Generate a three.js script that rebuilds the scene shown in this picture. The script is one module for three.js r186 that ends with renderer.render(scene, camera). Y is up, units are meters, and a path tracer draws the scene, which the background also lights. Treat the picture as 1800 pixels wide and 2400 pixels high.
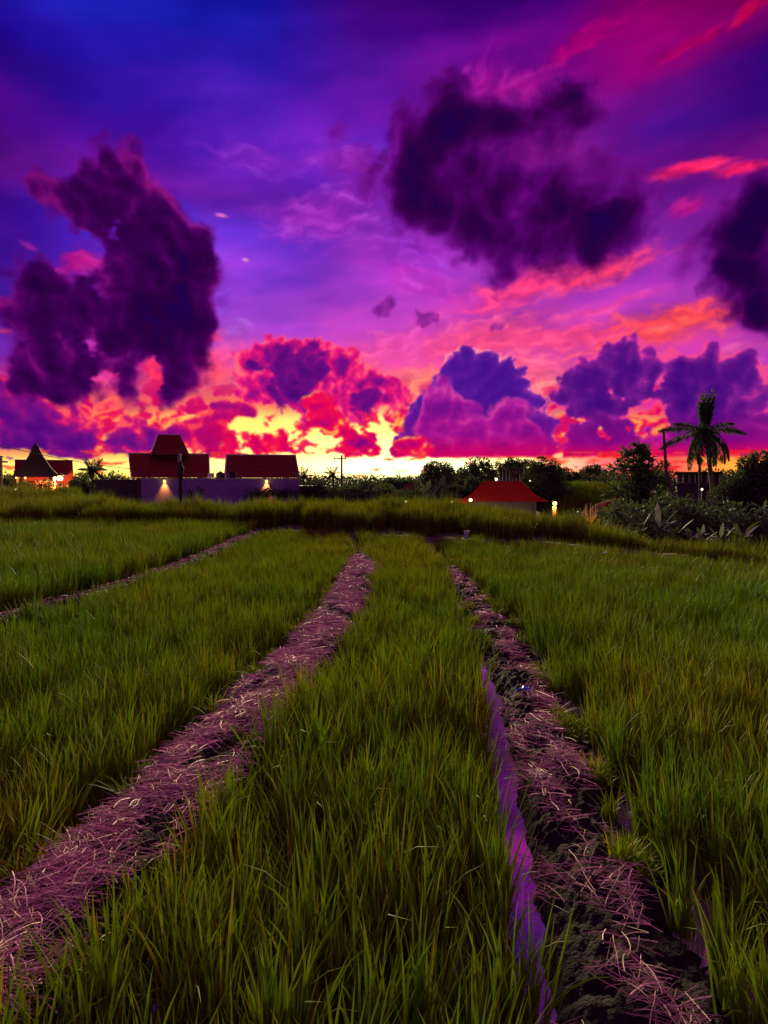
import * as THREE from 'three';
import { mergeGeometries } from 'three/addons/utils/BufferGeometryUtils.js';

// ================= camera =================
const scene = new THREE.Scene();
const camera = new THREE.PerspectiveCamera(69, 0.75, 0.05, 2000);
camera.position.set(0, 1.6, 0);
camera.lookAt(0, 1.6 - Math.tan(0.0458) * 100, -100);
const renderer = new THREE.WebGLRenderer({ antialias: true });
renderer.toneMapping = THREE.LinearToneMapping;
renderer.toneMappingExposure = 1.5;
renderer.shadowMap.enabled = true;

// ================= sky and sun =================
const CLOUD = {
  tall: [[-17.61,21.3,1.57],[-19.23,20.2,1.62],[-16.71,19.85,1.44],[-15.6,18.63,1.56],[-23.25,19.14,1.0],[-22.15,18.92,1.33],[-20.66,18.47,1.69],[-19.14,17.86,1.94],[-17.6,16.94,2.27],[-14.78,16.91,2.26],[-13.36,16.6,1.61],[-12.91,14.77,1.49],[-15.02,14.06,2.66],[-17.29,14.46,2.32],[-15.78,11.67,2.84],[-18.92,12.05,2.62],[-21.65,12.4,2.13],[-24.04,13.55,1.7],[-24.66,11.57,1.8],[-24.33,9.64,2.02],[-25.32,7.3,1.63],[-23.44,7.41,2.15],[-21.21,7.82,1.81],[-17.64,10.09,2.38],[-15.01,9.93,2.12],[-18.68,7.35,1.26],[-15.3,7.18,1.29],[-21.54,10.71,1.72],[-13.7,11.79,1.51],[-14.49,8.43,1.84],[-15.8,5.93,1.05],[-18.75,5.99,1.02],[-22.96,6.41,1.45],[-25.39,6.29,1.13],[-19.93,9.95,1.75],[-16.57,12.79,2.36],[-14.39,14.67,2.36],[-19.54,14.27,1.71],[-23.45,10.56,1.97]],
  tall_hole: [[-20.95,9.51,0.7],[-22.37,15.49,1.26],[-20.66,15.27,1.34],[-20.08,13.1,0.86],[-18.54,17.12,0.67],[-17.14,7.87,0.73],[-16.72,6.82,0.67],[-19.99,7.14,0.59]],
  ragged: [[4.26,27.22,1.04],[4.6,25.84,1.87],[2.91,24.61,1.97],[1.47,23.72,1.86],[5.29,23.49,2.72],[1.95,21.44,2.47],[4.79,21.1,3.78],[2.58,19.48,2.08],[6.82,19.08,3.07],[11.83,26.44,1.26],[12.86,24.99,1.58],[11.22,24.4,2.04],[9.38,24.55,1.75],[7.52,24.8,1.75],[9.07,18.83,2.72],[12.02,18.79,2.49],[14.92,18.42,2.71],[17.29,18.46,1.96],[12.76,16.78,2.78],[15.64,16.84,2.28],[10.26,16.5,2.09],[8.53,14.99,1.51],[6.44,17.39,1.69],[8.77,21.32,1.88],[11.59,20.45,1.68]],
  veil: [[15.96,21.49,2.06],[17.8,19.86,1.65],[14.34,21.28,1.67],[-2.91,24.61,1.01],[-3.27,22.23,1.5],[-0.89,22.53,1.59],[-1.51,20.62,1.47],[21.82,15.69,1.52],[20.93,14.14,1.13],[9.43,22.21,1.42],[10.94,21.31,2.41],[13.86,20.53,2.11],[8.66,20.65,1.73],[11.63,23.09,1.66]],
  edge: [[25.07,18.62,1.71],[24.09,16.99,1.76],[23.44,15.23,1.69],[25.9,15.71,2.5],[24.17,13.54,1.7],[26.21,12.51,2.27],[25.63,10.93,1.43],[26.85,10.27,1.2]],
  puff: [[0.16,12.69,0.88],[0.57,12.99,0.56],[2.7,11.94,0.75],[3.43,11.87,0.69],[-0.48,12.29,0.5],[8.69,11.23,0.5],[8.07,11.1,0.37]],
  heap: [[-9.25,8.6,1.32],[-8.28,9.4,1.26],[-10.34,8.57,0.81],[-10.54,7.32,0.75],[-6.73,8.49,1.97],[-5.12,9.3,1.43],[-6.77,6.44,2.11],[-8.35,7.05,1.59],[-5.83,5.18,1.29],[-3.21,8.7,1.4],[-2.1,7.44,1.48],[-0.81,6.97,1.29],[0.81,6.33,1.16],[-1.62,5.52,1.75],[-4.21,6.15,1.61],[-9.64,6.08,1.27]],
  heapcore: [[-6.74,8.02,1.91],[-5.13,8.68,1.43],[-6.77,6.44,1.76],[-7.66,9.26,0.95],[-1.79,5.68,1.04],[-0.97,6.33,0.84],[-9.88,8.43,0.63]],
  thunder: [[5.93,8.79,1.08],[5.21,8.17,0.83],[7.31,8.2,1.59],[8.98,7.29,1.46],[10.11,6.07,1.08],[8.05,6.26,2.55],[5.17,6.78,1.48],[4.22,5.51,1.48],[3.58,4.23,1.62],[5.2,4.22,2.26],[8.1,3.87,2.57],[10.64,3.84,1.97],[6.18,3.24,2.26],[11.45,2.56,1.46],[2.45,3.1,1.63],[3.25,4.71,1.43],[9.07,2.58,1.93],[1.96,2.29,1.31],[5.22,2.28,1.62]],
  thunderlit: [[4.21,6.15,1.42],[4.87,4.7,1.94],[3.26,3.9,1.62],[9.34,5.29,1.27],[10.0,4.17,1.59],[8.1,3.87,1.67],[6.34,2.76,1.94],[10.97,2.72,1.59]],
  bank: [[18.01,8.88,1.37],[16.88,8.33,1.45],[15.74,7.32,1.47],[14.13,6.29,1.43],[13.02,5.7,0.75],[19.82,7.6,1.54],[21.54,7.07,1.29],[23.3,7.42,1.61],[22.74,5.54,2.62],[25.21,7.02,1.41],[26.73,5.79,1.73],[18.76,5.84,2.86],[15.85,4.69,2.47],[24.46,4.0,2.88],[27.12,3.48,2.52],[14.53,3.16,1.75],[18.88,2.78,2.12],[22.04,2.72,1.95],[17.12,2.5,1.54],[24.53,2.38,1.15],[16.39,6.22,1.84]],
  bank_hole: [[12.31,4.52,1.39],[12.96,3.43,1.07],[11.79,5.41,0.63],[19.41,4.24,1.2],[20.12,4.43,0.78],[18.83,4.37,0.79],[14.35,4.26,0.37],[16.91,5.96,0.46],[20.02,6.54,0.48],[17.98,3.41,0.43],[16.5,3.28,0.43]],
  west: [[-25.49,4.7,1.87],[-27.04,4.92,1.95],[-23.92,4.02,1.91],[-21.87,3.48,1.36],[-25.59,2.65,1.77],[-22.74,2.41,1.35],[-27.17,2.32,1.68],[-18.85,3.7,1.15],[-17.85,2.95,1.35],[-19.48,2.16,1.09],[-16.52,2.5,1.24],[-12.81,4.29,1.13],[-11.86,4.93,1.14],[-13.46,3.17,1.45],[-12.23,2.39,1.27],[-10.45,5.12,0.76],[-15.29,3.46,0.93],[-26.34,3.5,2.26],[-23.7,2.69,1.75],[-25.62,1.77,1.71],[-22.35,1.81,1.48]],
  fire: [[-8.43,2.91,1.48],[-9.71,2.25,1.15],[-6.83,2.27,0.97],[-4.55,4.38,1.49],[-3.26,2.77,1.82],[-1.63,2.94,1.17],[-5.02,5.5,1.16],[-0.33,2.78,1.37],[1.47,2.45,0.98],[0.98,4.23,0.91],[-0.65,1.96,0.98],[-10.64,3.84,0.83],[-11.3,2.08,1.27],[-5.22,2.28,0.84],[2.78,2.28,1.11]],
  glowgap: [[-8.88,4.5,1.53],[-10.94,4.16,1.08],[-7.12,4.68,0.96],[-4.73,2.44,1.56],[-0.49,3.91,1.43],[-0.16,2.45,1.18],[-6.5,2.92,0.84],[-10.51,2.09,0.83],[-12.87,1.28,0.95]],
};
const STREAKS = [
  [13.5,14.73,6.49,1.21,9,[255,55,125],1.0],
  [9.06,13.49,4.22,1.1,12,[250,60,130],0.9],
  [10.78,15.32,1.72,0.79,10,[255,70,120],0.9],
  [20.69,10.91,6.31,1.32,6,[255,70,75],1.0],
  [18.51,10.04,5.1,0.92,10,[255,80,90],1.0],
  [9.9,7.96,2.89,2.26,10,[250,90,150],0.8],
  [4.79,10.24,4.0,1.52,20,[240,80,160],0.8],
  [-0.96,9.03,2.94,1.53,20,[250,90,150],0.8],
  [15.27,14.61,3.72,1.06,14,[255,65,115],1.0],
  [13.49,10.3,5.97,0.95,2,[250,70,130],0.9],
  [16.03,12.25,4.1,0.43,12,[245,70,150],0.7],
  [7.63,10.19,5.41,1.69,14,[250,75,130],0.9],
  [20.6,20.66,2.75,0.48,3,[255,35,100],1.0],
  [23.7,20.19,2.08,0.4,2,[255,30,95],0.9],
  [20.66,18.47,1.25,0.72,30,[200,20,125],0.7],
  [13.1,28.98,3.22,0.79,22,[170,0,110],0.8],
  [18.65,27.58,1.71,0.42,20,[180,0,95],0.8],
  [20.28,27.87,1.11,0.35,20,[180,0,90],0.7],
  [22.39,28.82,1.34,0.56,25,[200,10,75],0.9],
  [6.54,26.74,2.19,1.95,60,[170,25,150],0.8],
  [9.63,26.52,2.78,1.45,5,[165,20,140],0.7],
  [-11.44,18.66,0.53,0.14,-8,[245,120,190],1.0],
  [-9.97,15.8,0.28,0.14,-10,[250,160,200],1.0],
  [-24.18,15.46,0.68,0.26,-30,[190,40,150],0.7],
  [-25.93,11.72,1.06,0.46,4,[215,25,120],0.9],
  [-26.38,9.9,0.5,0.2,8,[235,60,110],0.9],
  [-2.96,22.77,2.31,1.38,10,[160,45,190],0.7],
  [-8.26,22.42,4.25,1.16,-4,[140,45,185],0.6],
  [-4.27,18.89,4.79,1.79,10,[168,50,190],0.8],
  [1.86,16.33,4.21,2.2,-8,[150,45,190],0.7],
  [-13.01,13.3,3.11,3.25,20,[125,60,205],0.6],
  [-11.18,10.69,2.48,1.48,0,[165,85,200],0.6],
  [3.14,14.24,4.27,1.11,-18,[190,50,185],0.7],
  [-21.14,14.67,2.25,1.14,10,[195,25,125],0.9],
  [-19.97,12.83,1.98,0.69,10,[130,20,120],0.6],
  [-16.63,7.44,1.61,1.82,50,[255,45,95],1.0],
  [-13.5,9.99,0.84,2.2,-60,[255,50,110],1.0],
  [-13.3,7.86,1.78,1.63,20,[255,75,105],1.0],
  [-20.5,5.63,5.12,0.64,-2,[255,95,90],1.0],
  [-20.12,7.29,1.23,0.92,0,[215,45,150],0.9],
  [26.78,8.33,2.22,0.66,10,[190,60,190],0.6],
  [10.84,7.78,3.25,1.51,0,[255,95,140],0.9],
  [12.42,6.8,2.16,0.82,10,[255,130,130],0.8],
  [2.59,6.96,2.22,1.54,20,[255,130,110],0.9],
  [1.28,10.28,3.28,1.14,25,[230,70,170],0.6],
  [-10.79,9.17,2.51,1.12,10,[255,80,150],0.8],
  [24.16,8.52,2.93,0.68,10,[235,90,170],0.7],
];
const COLS = [-26.9, -18.7, -9.6, 0.0, 9.6, 18.7, 26.9] ;
const ROWS = [31.9, 30.2, 28.4, 25.9, 23.3, 20.6, 17.8, 14.9, 11.8, 8.7, 7.1, 5.5, 3.9, 2.0, 0.8, -0.3] ;
const GRID = `
1e1078 1b1ba6 1c1ca2 3a0a6e 380566 50005a 6c0040
1e148c 2022b0 2420ac 400e7e 4c0a78 78005c 74004a
260e88 2e1eb0 3620b0 501898 6e1088 86086e 4c0660
340a76 3a1aa2 4620ae 641ca4 92188c 5c147e 24086c
4c0e80 5018a4 5a22b4 6c28be 90208e 401482 340f72
58147a 6a1ca0 7426b2 8228b4 6c1e96 641684 661478
3e128a 4826c0 5830c8 9c32bc 8828aa 6a208e 701884
461690 5228c0 7a38cc a83ccc a038bc 9430b4 642078
5222a4 7c30c4 a042d0 c446c4 cc40b4 b03cb8 96309c
6a2aac c834a4 e04cb0 ea4cac ec4aaa d842b0 b43ca8
a42a92 f04080 ff6484 ff6c84 ff6c84 e840a0 b83cb0
fa4a78 ff5a66 ff7060 ff8c70 ff5a7c e03698 a82c98
ff7058 ff9a58 ffd86a@1.15 ffdc78@1.25 ffc070@1.1 ffa050 f04870
ff9060 ffb858 ffe078@1.3 fff090@1.45 ffd880@1.25 ff6060 ff9838
ffe070@1.25 ffe078@1.25 ffec88@1.4 fff6b4@1.6 fff2a0@1.45 ff5070 ffb030@1.15
ffb840@1.1 ffc848@1.15 ffe070@1.3 ffec88@1.45 ffe478@1.35 ff6040 ff9024
`;
// ---- gradient noise ----
const PERM = new Uint8Array(512);
{ let s = 12345; const p = [...Array(256).keys()]; for (let i = 255; i > 0; i--) { s = (s * 1103515245 + 12345) & 0x7fffffff; const j = (s >> 8) % (i + 1); [p[i], p[j]] = [p[j], p[i]]; } for (let i = 0; i < 512; i++) PERM[i] = p[i & 255]; }
const GX = [], GY = []; for (let i = 0; i < 256; i++) { GX.push(Math.cos(i * 2.39996)); GY.push(Math.sin(i * 2.39996)); }
function noise2(x, y) {
  const xi = Math.floor(x), yi = Math.floor(y), xf = x - xi, yf = y - yi, X = xi & 255, Y = yi & 255;
  const u = xf * xf * xf * (xf * (xf * 6 - 15) + 10), v = yf * yf * yf * (yf * (yf * 6 - 15) + 10);
  const a = PERM[X] + Y, b = PERM[X + 1] + Y, aa = PERM[a & 511], ab = PERM[(a + 1) & 511], ba = PERM[b & 511], bb = PERM[(b + 1) & 511];
  const n00 = GX[aa] * xf + GY[aa] * yf, n10 = GX[ba] * (xf - 1) + GY[ba] * yf, n01 = GX[ab] * xf + GY[ab] * (yf - 1), n11 = GX[bb] * (xf - 1) + GY[bb] * (yf - 1);
  return ((n00 + u * (n10 - n00)) * (1 - v) + (n01 + u * (n11 - n01)) * v) * 1.5;
}
function fbm(x, y, oct = 4) { let s = 0, a = 0.5; for (let i = 0; i < oct; i++) { s += a * noise2(x, y); x = x * 2.03 + 7.1; y = y * 2.03 + 3.7; a *= 0.5; } return s; }
function puffs(x, y, oct = 4) { let s = 0, a = 0.5; for (let i = 0; i < oct; i++) { const n = noise2(x, y); s += a * (2.4 * Math.abs(n) - 0.55); const c = x; x = x * 1.7 + y * 1.15 + 5.3; y = y * 1.7 - c * 1.15 + 9.1; a *= 0.44; } return s; }
const clamp01 = (x) => (x < 0 ? 0 : x > 1 ? 1 : x), sstep = (a, b, x) => { const t = clamp01((x - a) / (b - a)); return t * t * (3 - 2 * t); }, mixn = (a, b, t) => a + (b - a) * t;

// ---- the sunset sky: colour by azimuth and elevation in degrees ----
const GRIDC = GRID.trim().split('\n').map((r) => r.split(' ').map((h) => { const [c, k = 1] = h.split('@'); const n = parseInt(c, 16); return [(n >> 16) / 255 * k, ((n >> 8) & 255) / 255 * k, (n & 255) / 255 * k]; }));
function gridAt(X, E, out) {
  X = Math.max(COLS[0], Math.min(COLS[6] - 1e-4, X)); E = Math.max(ROWS[ROWS.length - 1] + 1e-4, Math.min(ROWS[0], E));
  let i = 0, j = 0; while (i < 5 && COLS[i + 1] <= X) i++; while (j < ROWS.length - 2 && ROWS[j + 1] >= E) j++;
  const u = sstep(0, 1, (X - COLS[i]) / (COLS[i + 1] - COLS[i])), v = sstep(0, 1, (ROWS[j] - E) / (ROWS[j] - ROWS[j + 1]));
  for (let c = 0; c < 3; c++) out[c] = mixn(mixn(GRIDC[j][i][c], GRIDC[j][i + 1][c], u), mixn(GRIDC[j + 1][i][c], GRIDC[j + 1][i + 1][c], u), v);
}
const hexc = (h) => [(h >> 16) / 255, ((h >> 8) & 255) / 255, (h & 255) / 255];
function over(o, c, a) { for (let k = 0; k < 3; k++) o[k] += (c[k] - o[k]) * a; }
function ramp(stops, t, out) {   // stops: [t, colour]
  let i = 0; while (i < stops.length - 2 && t > stops[i + 1][0]) i++;
  const k = clamp01((t - stops[i][0]) / (stops[i + 1][0] - stops[i][0]));
  for (let c = 0; c < 3; c++) out[c] = mixn(stops[i][1][c], stops[i + 1][1][c], k);
}
for (const k of ['tall', 'ragged', 'edge']) CLOUD[k + 'skirt'] = CLOUD[k];   // the thin torn fringe round the thick clouds
for (const k in CLOUD) { const l = CLOUD[k]; let a = 1e9, b = -1e9, c = 1e9, d = -1e9; for (const [x, y, r] of l) { a = Math.min(a, x - r * 1.7); b = Math.max(b, x + r * 1.7); c = Math.min(c, y - r * 1.7); d = Math.max(d, y + r * 1.7); } l.box = [a, b, c, d]; }
function balls(l, x, y) {
  const [a, b, c, d] = l.box; if (x < a || x > b || y < c || y > d) return 0;
  let s = 0; for (let i = 0; i < l.length; i++) { const q = l[i], R = q[2] * 1.42, dx = x - q[0], dy = y - q[1], t = 1 - (dx * dx + dy * dy) / (R * R); if (t > 0) s += t * t; }
  return s;
}
const SH = {};   // the clouds' own colours, thin edge to thick middle
const S = (name, o) => { o.stops = o.stops.map(([t, h]) => [t, hexc(h)]); SH[name] = o; };
S('veil', { oct: 3, edge: 0.2, soft: 1.0, amp: 0.5, f: 0.3, warp: 1.4, alpha: 0.6, stops: [[0, 0x8a1c8e], [1, 0x560a62]] });
S('ragged', { deep: 0.5, oct: 4, edge: 0.2, soft: 0.95, amp: 0.42, f: 0.2, warp: 0.8, alpha: 0.97, vary: 0.5, stops: [[0, 0x84188c], [0.2, 0x560c6c], [0.5, 0x380648], [0.8, 0x260142], [1.1, 0x1e0150]] });
S('edge', { deep: 0.6, oct: 4, edge: 0.2, soft: 0.9, amp: 0.4, f: 0.2, warp: 0.7, alpha: 0.98, vary: 0.4, stops: [[0, 0x741480], [0.25, 0x3e0650], [0.55, 0x260240], [1, 0x190144]] });
S('tall', { deep: 0.5, oct: 5, edge: 0.26, soft: 0.6, amp: 0.5, f: 0.24, warp: 0.55, alpha: 0.985, vary: 0.6, light: [-0.7, -0.5], relief: 0.45, stops: [[-0.1, 0x8c1872], [0.08, 0x6a126c], [0.22, 0x4e0a5c], [0.42, 0x3c0650], [0.7, 0x2e0440], [1, 0x22034e]] });
S('puff', { edge: 0.3, soft: 0.5, amp: 0.4, f: 0.9, warp: 0.6, alpha: 0.75, stops: [[0, 0xa02c9c], [1, 0x5e1478]] });
S('heap', { oct: 6, edge: 0.22, soft: 0.22, amp: 0.62, f: 0.5, warp: 0.4, alpha: 1, vary: 0.5, light: [0.3, -0.5], relief: 0.7, stops: [[0, 0xff6878], [0.16, 0xff3c7c], [0.4, 0xe01c78], [0.7, 0xaa167c], [1.0, 0x741480]] });
S('heapcore', { edge: 0.34, soft: 0.3, amp: 0.55, f: 0.45, warp: 0.4, alpha: 0.97, vary: 0.3, stops: [[0, 0xa01680], [0.3, 0x6c147c], [0.8, 0x480f72]] });
S('thunder', { oct: 6, edge: 0.22, soft: 0.045, amp: 0.42, f: 0.4, warp: 0.35, alpha: 1, vary: 0.3, light: [0.5, -0.4], relief: 0.5, stops: [[0, 0xff8ca0], [0.045, 0xd24ab0], [0.12, 0x84309e], [0.35, 0x5a1e94], [0.9, 0x48188a]] });
S('thunderlit', { oct: 6, edge: 0.36, soft: 0.3, amp: 0.5, f: 0.3, warp: 0.45, alpha: 0.93, vary: 0.3, light: [0.5, -0.4], relief: 1.0, stops: [[0, 0xd844a4], [0.2, 0xb82898], [0.5, 0x981c90], [0.9, 0x761684]] });
S('bank', { oct: 6, deep: 0.5, hole: 2.2, edge: 0.2, soft: 0.14, amp: 0.5, f: 0.3, warp: 0.5, alpha: 1, vary: 0.65, light: [0.5, -0.5], relief: 0.55, stops: [[0, 0xf04a90], [0.06, 0xb02c98], [0.18, 0x7a228c], [0.45, 0x58187e], [0.9, 0x3e1076]] });
S('west', { oct: 6, deep: 0.55, edge: 0.24, soft: 0.25, amp: 0.4, f: 0.34, warp: 0.55, alpha: 1, vary: 0.5, light: [-0.4, -0.4], relief: 0.7, stops: [[0, 0xff5a60], [0.1, 0xe0246c], [0.25, 0x9c187c], [0.6, 0x6a1680], [1.0, 0x541078]] });
S('fire', { oct: 6, edge: 0.28, soft: 0.3, amp: 0.55, f: 0.4, warp: 0.6, alpha: 1, vary: 0.8, light: [0, -0.4], relief: 0.6, stops: [[0, 0xffb050], [0.05, 0xff5050], [0.16, 0xf81a50], [0.45, 0xdc0c5c], [0.8, 0xa80e74], [1.1, 0x7e107a]] });
for (const [k, c] of [['tall', 0x7a167c], ['ragged', 0x6c1680], ['edge', 0x581270]]) SH[k + 'skirt'] = { edge: 0.05, soft: 1.0, amp: 0.85, f: 0.34, warp: 1.0, alpha: 0.72, stops: [[0, hexc(c)], [1, hexc(0x4a0a5e)]] };
const tmp = [0, 0, 0];
function paint(o, name, X, E, seed, holes, tint) {
  const s = SH[name], b = CLOUD[name].box; if (X < b[0] - 1 || X > b[1] + 1 || E < b[2] - 1 || E > b[3] + 1) return;
  const f = s.f, wx = s.warp * fbm(X * f + seed, E * f, 3), wy = s.warp * fbm(X * f, E * f + seed + 31, 3);
  let d = balls(CLOUD[name], X + wx, E + wy);
  if (holes) d -= (s.hole || 1.25) * balls(CLOUD[holes], X + wx * 0.5 + 1.3 * fbm(X * 0.8 + seed, E * 1.1, 4), E + wy * 0.5 + 1.1 * fbm(X * 0.8, E * 1.1 + seed, 4));
  if (d <= 0.02) return;
  d = d / (1 + 0.3 * d);
  const px = (X + wx * 0.5) * f * 1.5 + seed, py = (E + wy * 0.5) * f * 1.5, oc = s.oct || 5, n = puffs(px, py, oc);
  d += s.amp * n - s.edge; if (d <= 0) return;
  let t = d * (s.deep || 0.75) + (s.vary || 0) * fbm(X * f * 0.8 + wx + seed * 3, E * f * 0.9 + wy, 4);
  if (s.relief) { const l = s.light, n2 = puffs(px + l[0] * f * 1.5, py + l[1] * f * 1.5, oc); t += s.relief * 0.5 * (n - n2); }
  else t += 0.2 * n;
  ramp(s.stops, Math.max(0, Math.min(t, d * 2.2)), tmp);
  if (tint) tint(tmp, X, E, d);
  over(o, tmp, s.alpha * sstep(0, s.soft, d));
}
const CRIM = hexc(0xe6084e), MAG = hexc(0xa80e80), PINKE = hexc(0xf02a80), HAZEP = hexc(0x76186e), ORANGE = [1.02, 0.52, 0.22];
function skyColor(A, E, o) {
  const X = A * Math.cos(E * Math.PI / 180), aw = Math.abs(A);
  const wx = fbm(X * 0.09 + 3, E * 0.12, 3), wy = fbm(X * 0.09, E * 0.12 + 17, 3);
  gridAt(X + 3.2 * wx, E + 2.2 * wy * sstep(1, 9, E), o);
  // beyond the view: pinker, brighter sky, strongest overhead, added to light the ground
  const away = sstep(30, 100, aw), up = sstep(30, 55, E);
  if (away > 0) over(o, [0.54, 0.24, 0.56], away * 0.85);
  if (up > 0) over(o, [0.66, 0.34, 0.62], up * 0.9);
  // thin stretched haze everywhere
  const st = fbm(X * 0.08 + E * 0.04, E * 0.24 - X * 0.05 + 40, 4);
  const k = 1 + 0.34 * st * sstep(3, 12, E); o[0] *= k * (1 + 0.22 * st); o[1] *= k; o[2] *= 1 + 0.22 * st * sstep(3, 12, E);
  // lit streaks
  for (let i = 0; i < STREAKS.length; i++) {
    const q = STREAKS[i]; let dx = X - q[0], dy = E - q[1]; const R = q[2] * 2.2; if (dx > R || dx < -R || dy > R || dy < -R) continue;
    const n1 = fbm(X * 0.45 + i, E * 0.6, 3), n2 = fbm(X * 0.45, E * 0.6 + i * 3, 3); dx += n1 * Math.min(1.2, q[2] * 0.5); dy += n2 * Math.min(0.9, q[3] * 0.9);
    const c = Math.cos(q[4] * Math.PI / 180), s = Math.sin(q[4] * Math.PI / 180), u = (dx * c + dy * s) / q[2], v = (-dx * s + dy * c) / q[3], g = u * u + v * v; if (g > 4) continue;
    const fil = fbm((dx * c + dy * s) * 0.45 + i * 7, (-dx * s + dy * c) * 1.5, 5), a = q[6] * 0.95 * sstep(0.1, 1.05, Math.exp(-g * 1.1) + 0.75 * fil * Math.exp(-g * .4));
    for (let z = 0; z < 3; z++) tmp[z] = q[5][z] / 255 * (1 + 0.35 * fil); tmp[1] += 0.16 * Math.max(0, fil); over(o, tmp, a);
  }
  // cumulus, far ones first
  const low = sstep(8.6, 5.2, E) * sstep(48, 30, aw);
  if (low > 0) {   // broken low clouds before the glow, burning through where they are thin
    const w = fbm(X * 0.5, E * 0.7 + 9, 3), n = puffs(X * 0.4 + w * 0.8, E * 0.7 + w * 0.6 + 60, 6), gap = balls(CLOUD.glowgap, X + w * 1.2, E + fbm(X * .6 + 8, E * .6, 3) * 1.2), d = n * 1.25 + 0.1 - gap * 0.75 + 0.3 * sstep(6, 3.4, E) - 1.1 * sstep(1.9, 1.45, E + 1.2 * fbm(X * 0.35 + 21, E * 0.8, 4) * sstep(-4, -8, X));
    const t = clamp01(d * 1.4);
    if (t > 0) { const e = 0.35 * sstep(4, 7.5, E); ramp([[0, ORANGE], [0.3, [1, 0.25 + e * 0.8, 0.3 + e]], [0.6, [0.94, 0.1 + e * 0.3, 0.34 + e * 0.4]], [1, [0.8, 0.06, 0.4]]], t, tmp); over(o, tmp, low * sstep(0, 0.5, t) * 0.95); }
  }
  const flat = E < 1.5 + 0.25 * noise2(X * 0.4, 3) ? 1 : 0;
  paint(o, 'puff', X, E, 5); paint(o, 'veil', X, E, 11);
  paint(o, 'heap', X, E, 21, 'glowgap'); paint(o, 'heapcore', X, E, 27);
  const redder = (c, x, e) => { over(c, CRIM, 0.95 * sstep(3.6, 1.5, e)); over(c, MAG, 0.35 * sstep(6, 3.4, e)); };
  const base = sstep(1.42, 1.62, E + 0.18 * fbm(X * 0.8, E * 2, 3) + 1.5 * fbm(X * 0.35 + 21, E * 0.8, 4) * sstep(-4, -8, X));
  const o0 = o[0], o1 = o[1], o2 = o[2];
  paint(o, 'west', X, E, 33, null, (c, x, e) => { over(c, CRIM, 0.75 * sstep(-17, -11, x) * sstep(6.5, 3, e)); });
  paint(o, 'bank', X, E, 41, 'bank_hole', (c, x, e) => { over(c, PINKE, 0.5 * sstep(16, 10, x) * sstep(5, 2, e)); over(c, MAG, 0.6 * sstep(5.5, 2.4, e)); over(c, CRIM, 0.8 * sstep(2.8, 1.5, e)); });
  paint(o, 'thunder', X, E, 52, null, redder); paint(o, 'thunderlit', X, E, 57, null, redder);
  paint(o, 'fire', X, E, 63, 'glowgap', (c, x, e) => over(c, CRIM, 0.6 * sstep(2.6, 1.5, e)));
  if (base < 1) { o[0] = mixn(o0, o[0], base); o[1] = mixn(o1, o[1], base); o[2] = mixn(o2, o[2], base); }
  if (E < 1.9 && aw < 40) {   // small dashes of cloud lying in the bright band
    const d = fbm(X * 0.5 + 3, E * 2.4, 5) + 0.05 + 0.2 * sstep(6, 11, X) + 0.1 * sstep(-8, -14, X); ramp([[0, [1.05, 0.62, 0.2]], [1, [0.95, 0.14, 0.18]]], clamp01((d - 0.24) * 4), tmp); over(o, tmp, 0.8 * sstep(0.24, 0.46, d));
  }
  paint(o, 'tallskirt', X, E, 171, 'tall_hole'); paint(o, 'raggedskirt', X, E, 182); paint(o, 'edgeskirt', X, E, 193);
  paint(o, 'tall', X, E, 71, 'tall_hole', (c, x, e, d) => { over(c, hexc(0xe42a88), 0.75 * sstep(0.7, 0, d) * sstep(-19, -15.5, x) * sstep(16.5, 19, e)); over(c, hexc(0xf02458), 0.55 * sstep(-15, -10.5, x) * sstep(10.5, 7, e)); });
  paint(o, 'ragged', X, E, 82); paint(o, 'edge', X, E, 93);
  // the rest of the round: the same kind of scattered cumulus
  const out = sstep(30, 42, aw) * sstep(42, 30, E) + sstep(31, 38, E) * sstep(75, 50, E) * 0.7;
  if (out > 0) { const w = fbm(X * 0.12, E * 0.15 + 70, 3), d = fbm(X * 0.07 + w, E * 0.12 + 55, 5) + 0.03 + 0.3 * sstep(26, 20, E); ramp([[0, hexc(0x741880)], [0.3, hexc(0x3e0856)], [1, hexc(0x260444)]], clamp01(d * 2.2), tmp); over(o, tmp, out * 0.96 * sstep(0.02, 0.16, d)); }
  for (let c = 0; c < 3; c++) o[c] = Math.pow(Math.max(0, o[c]), 2.2) / 1.5;   // radiance at the exposure used above
}
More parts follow.
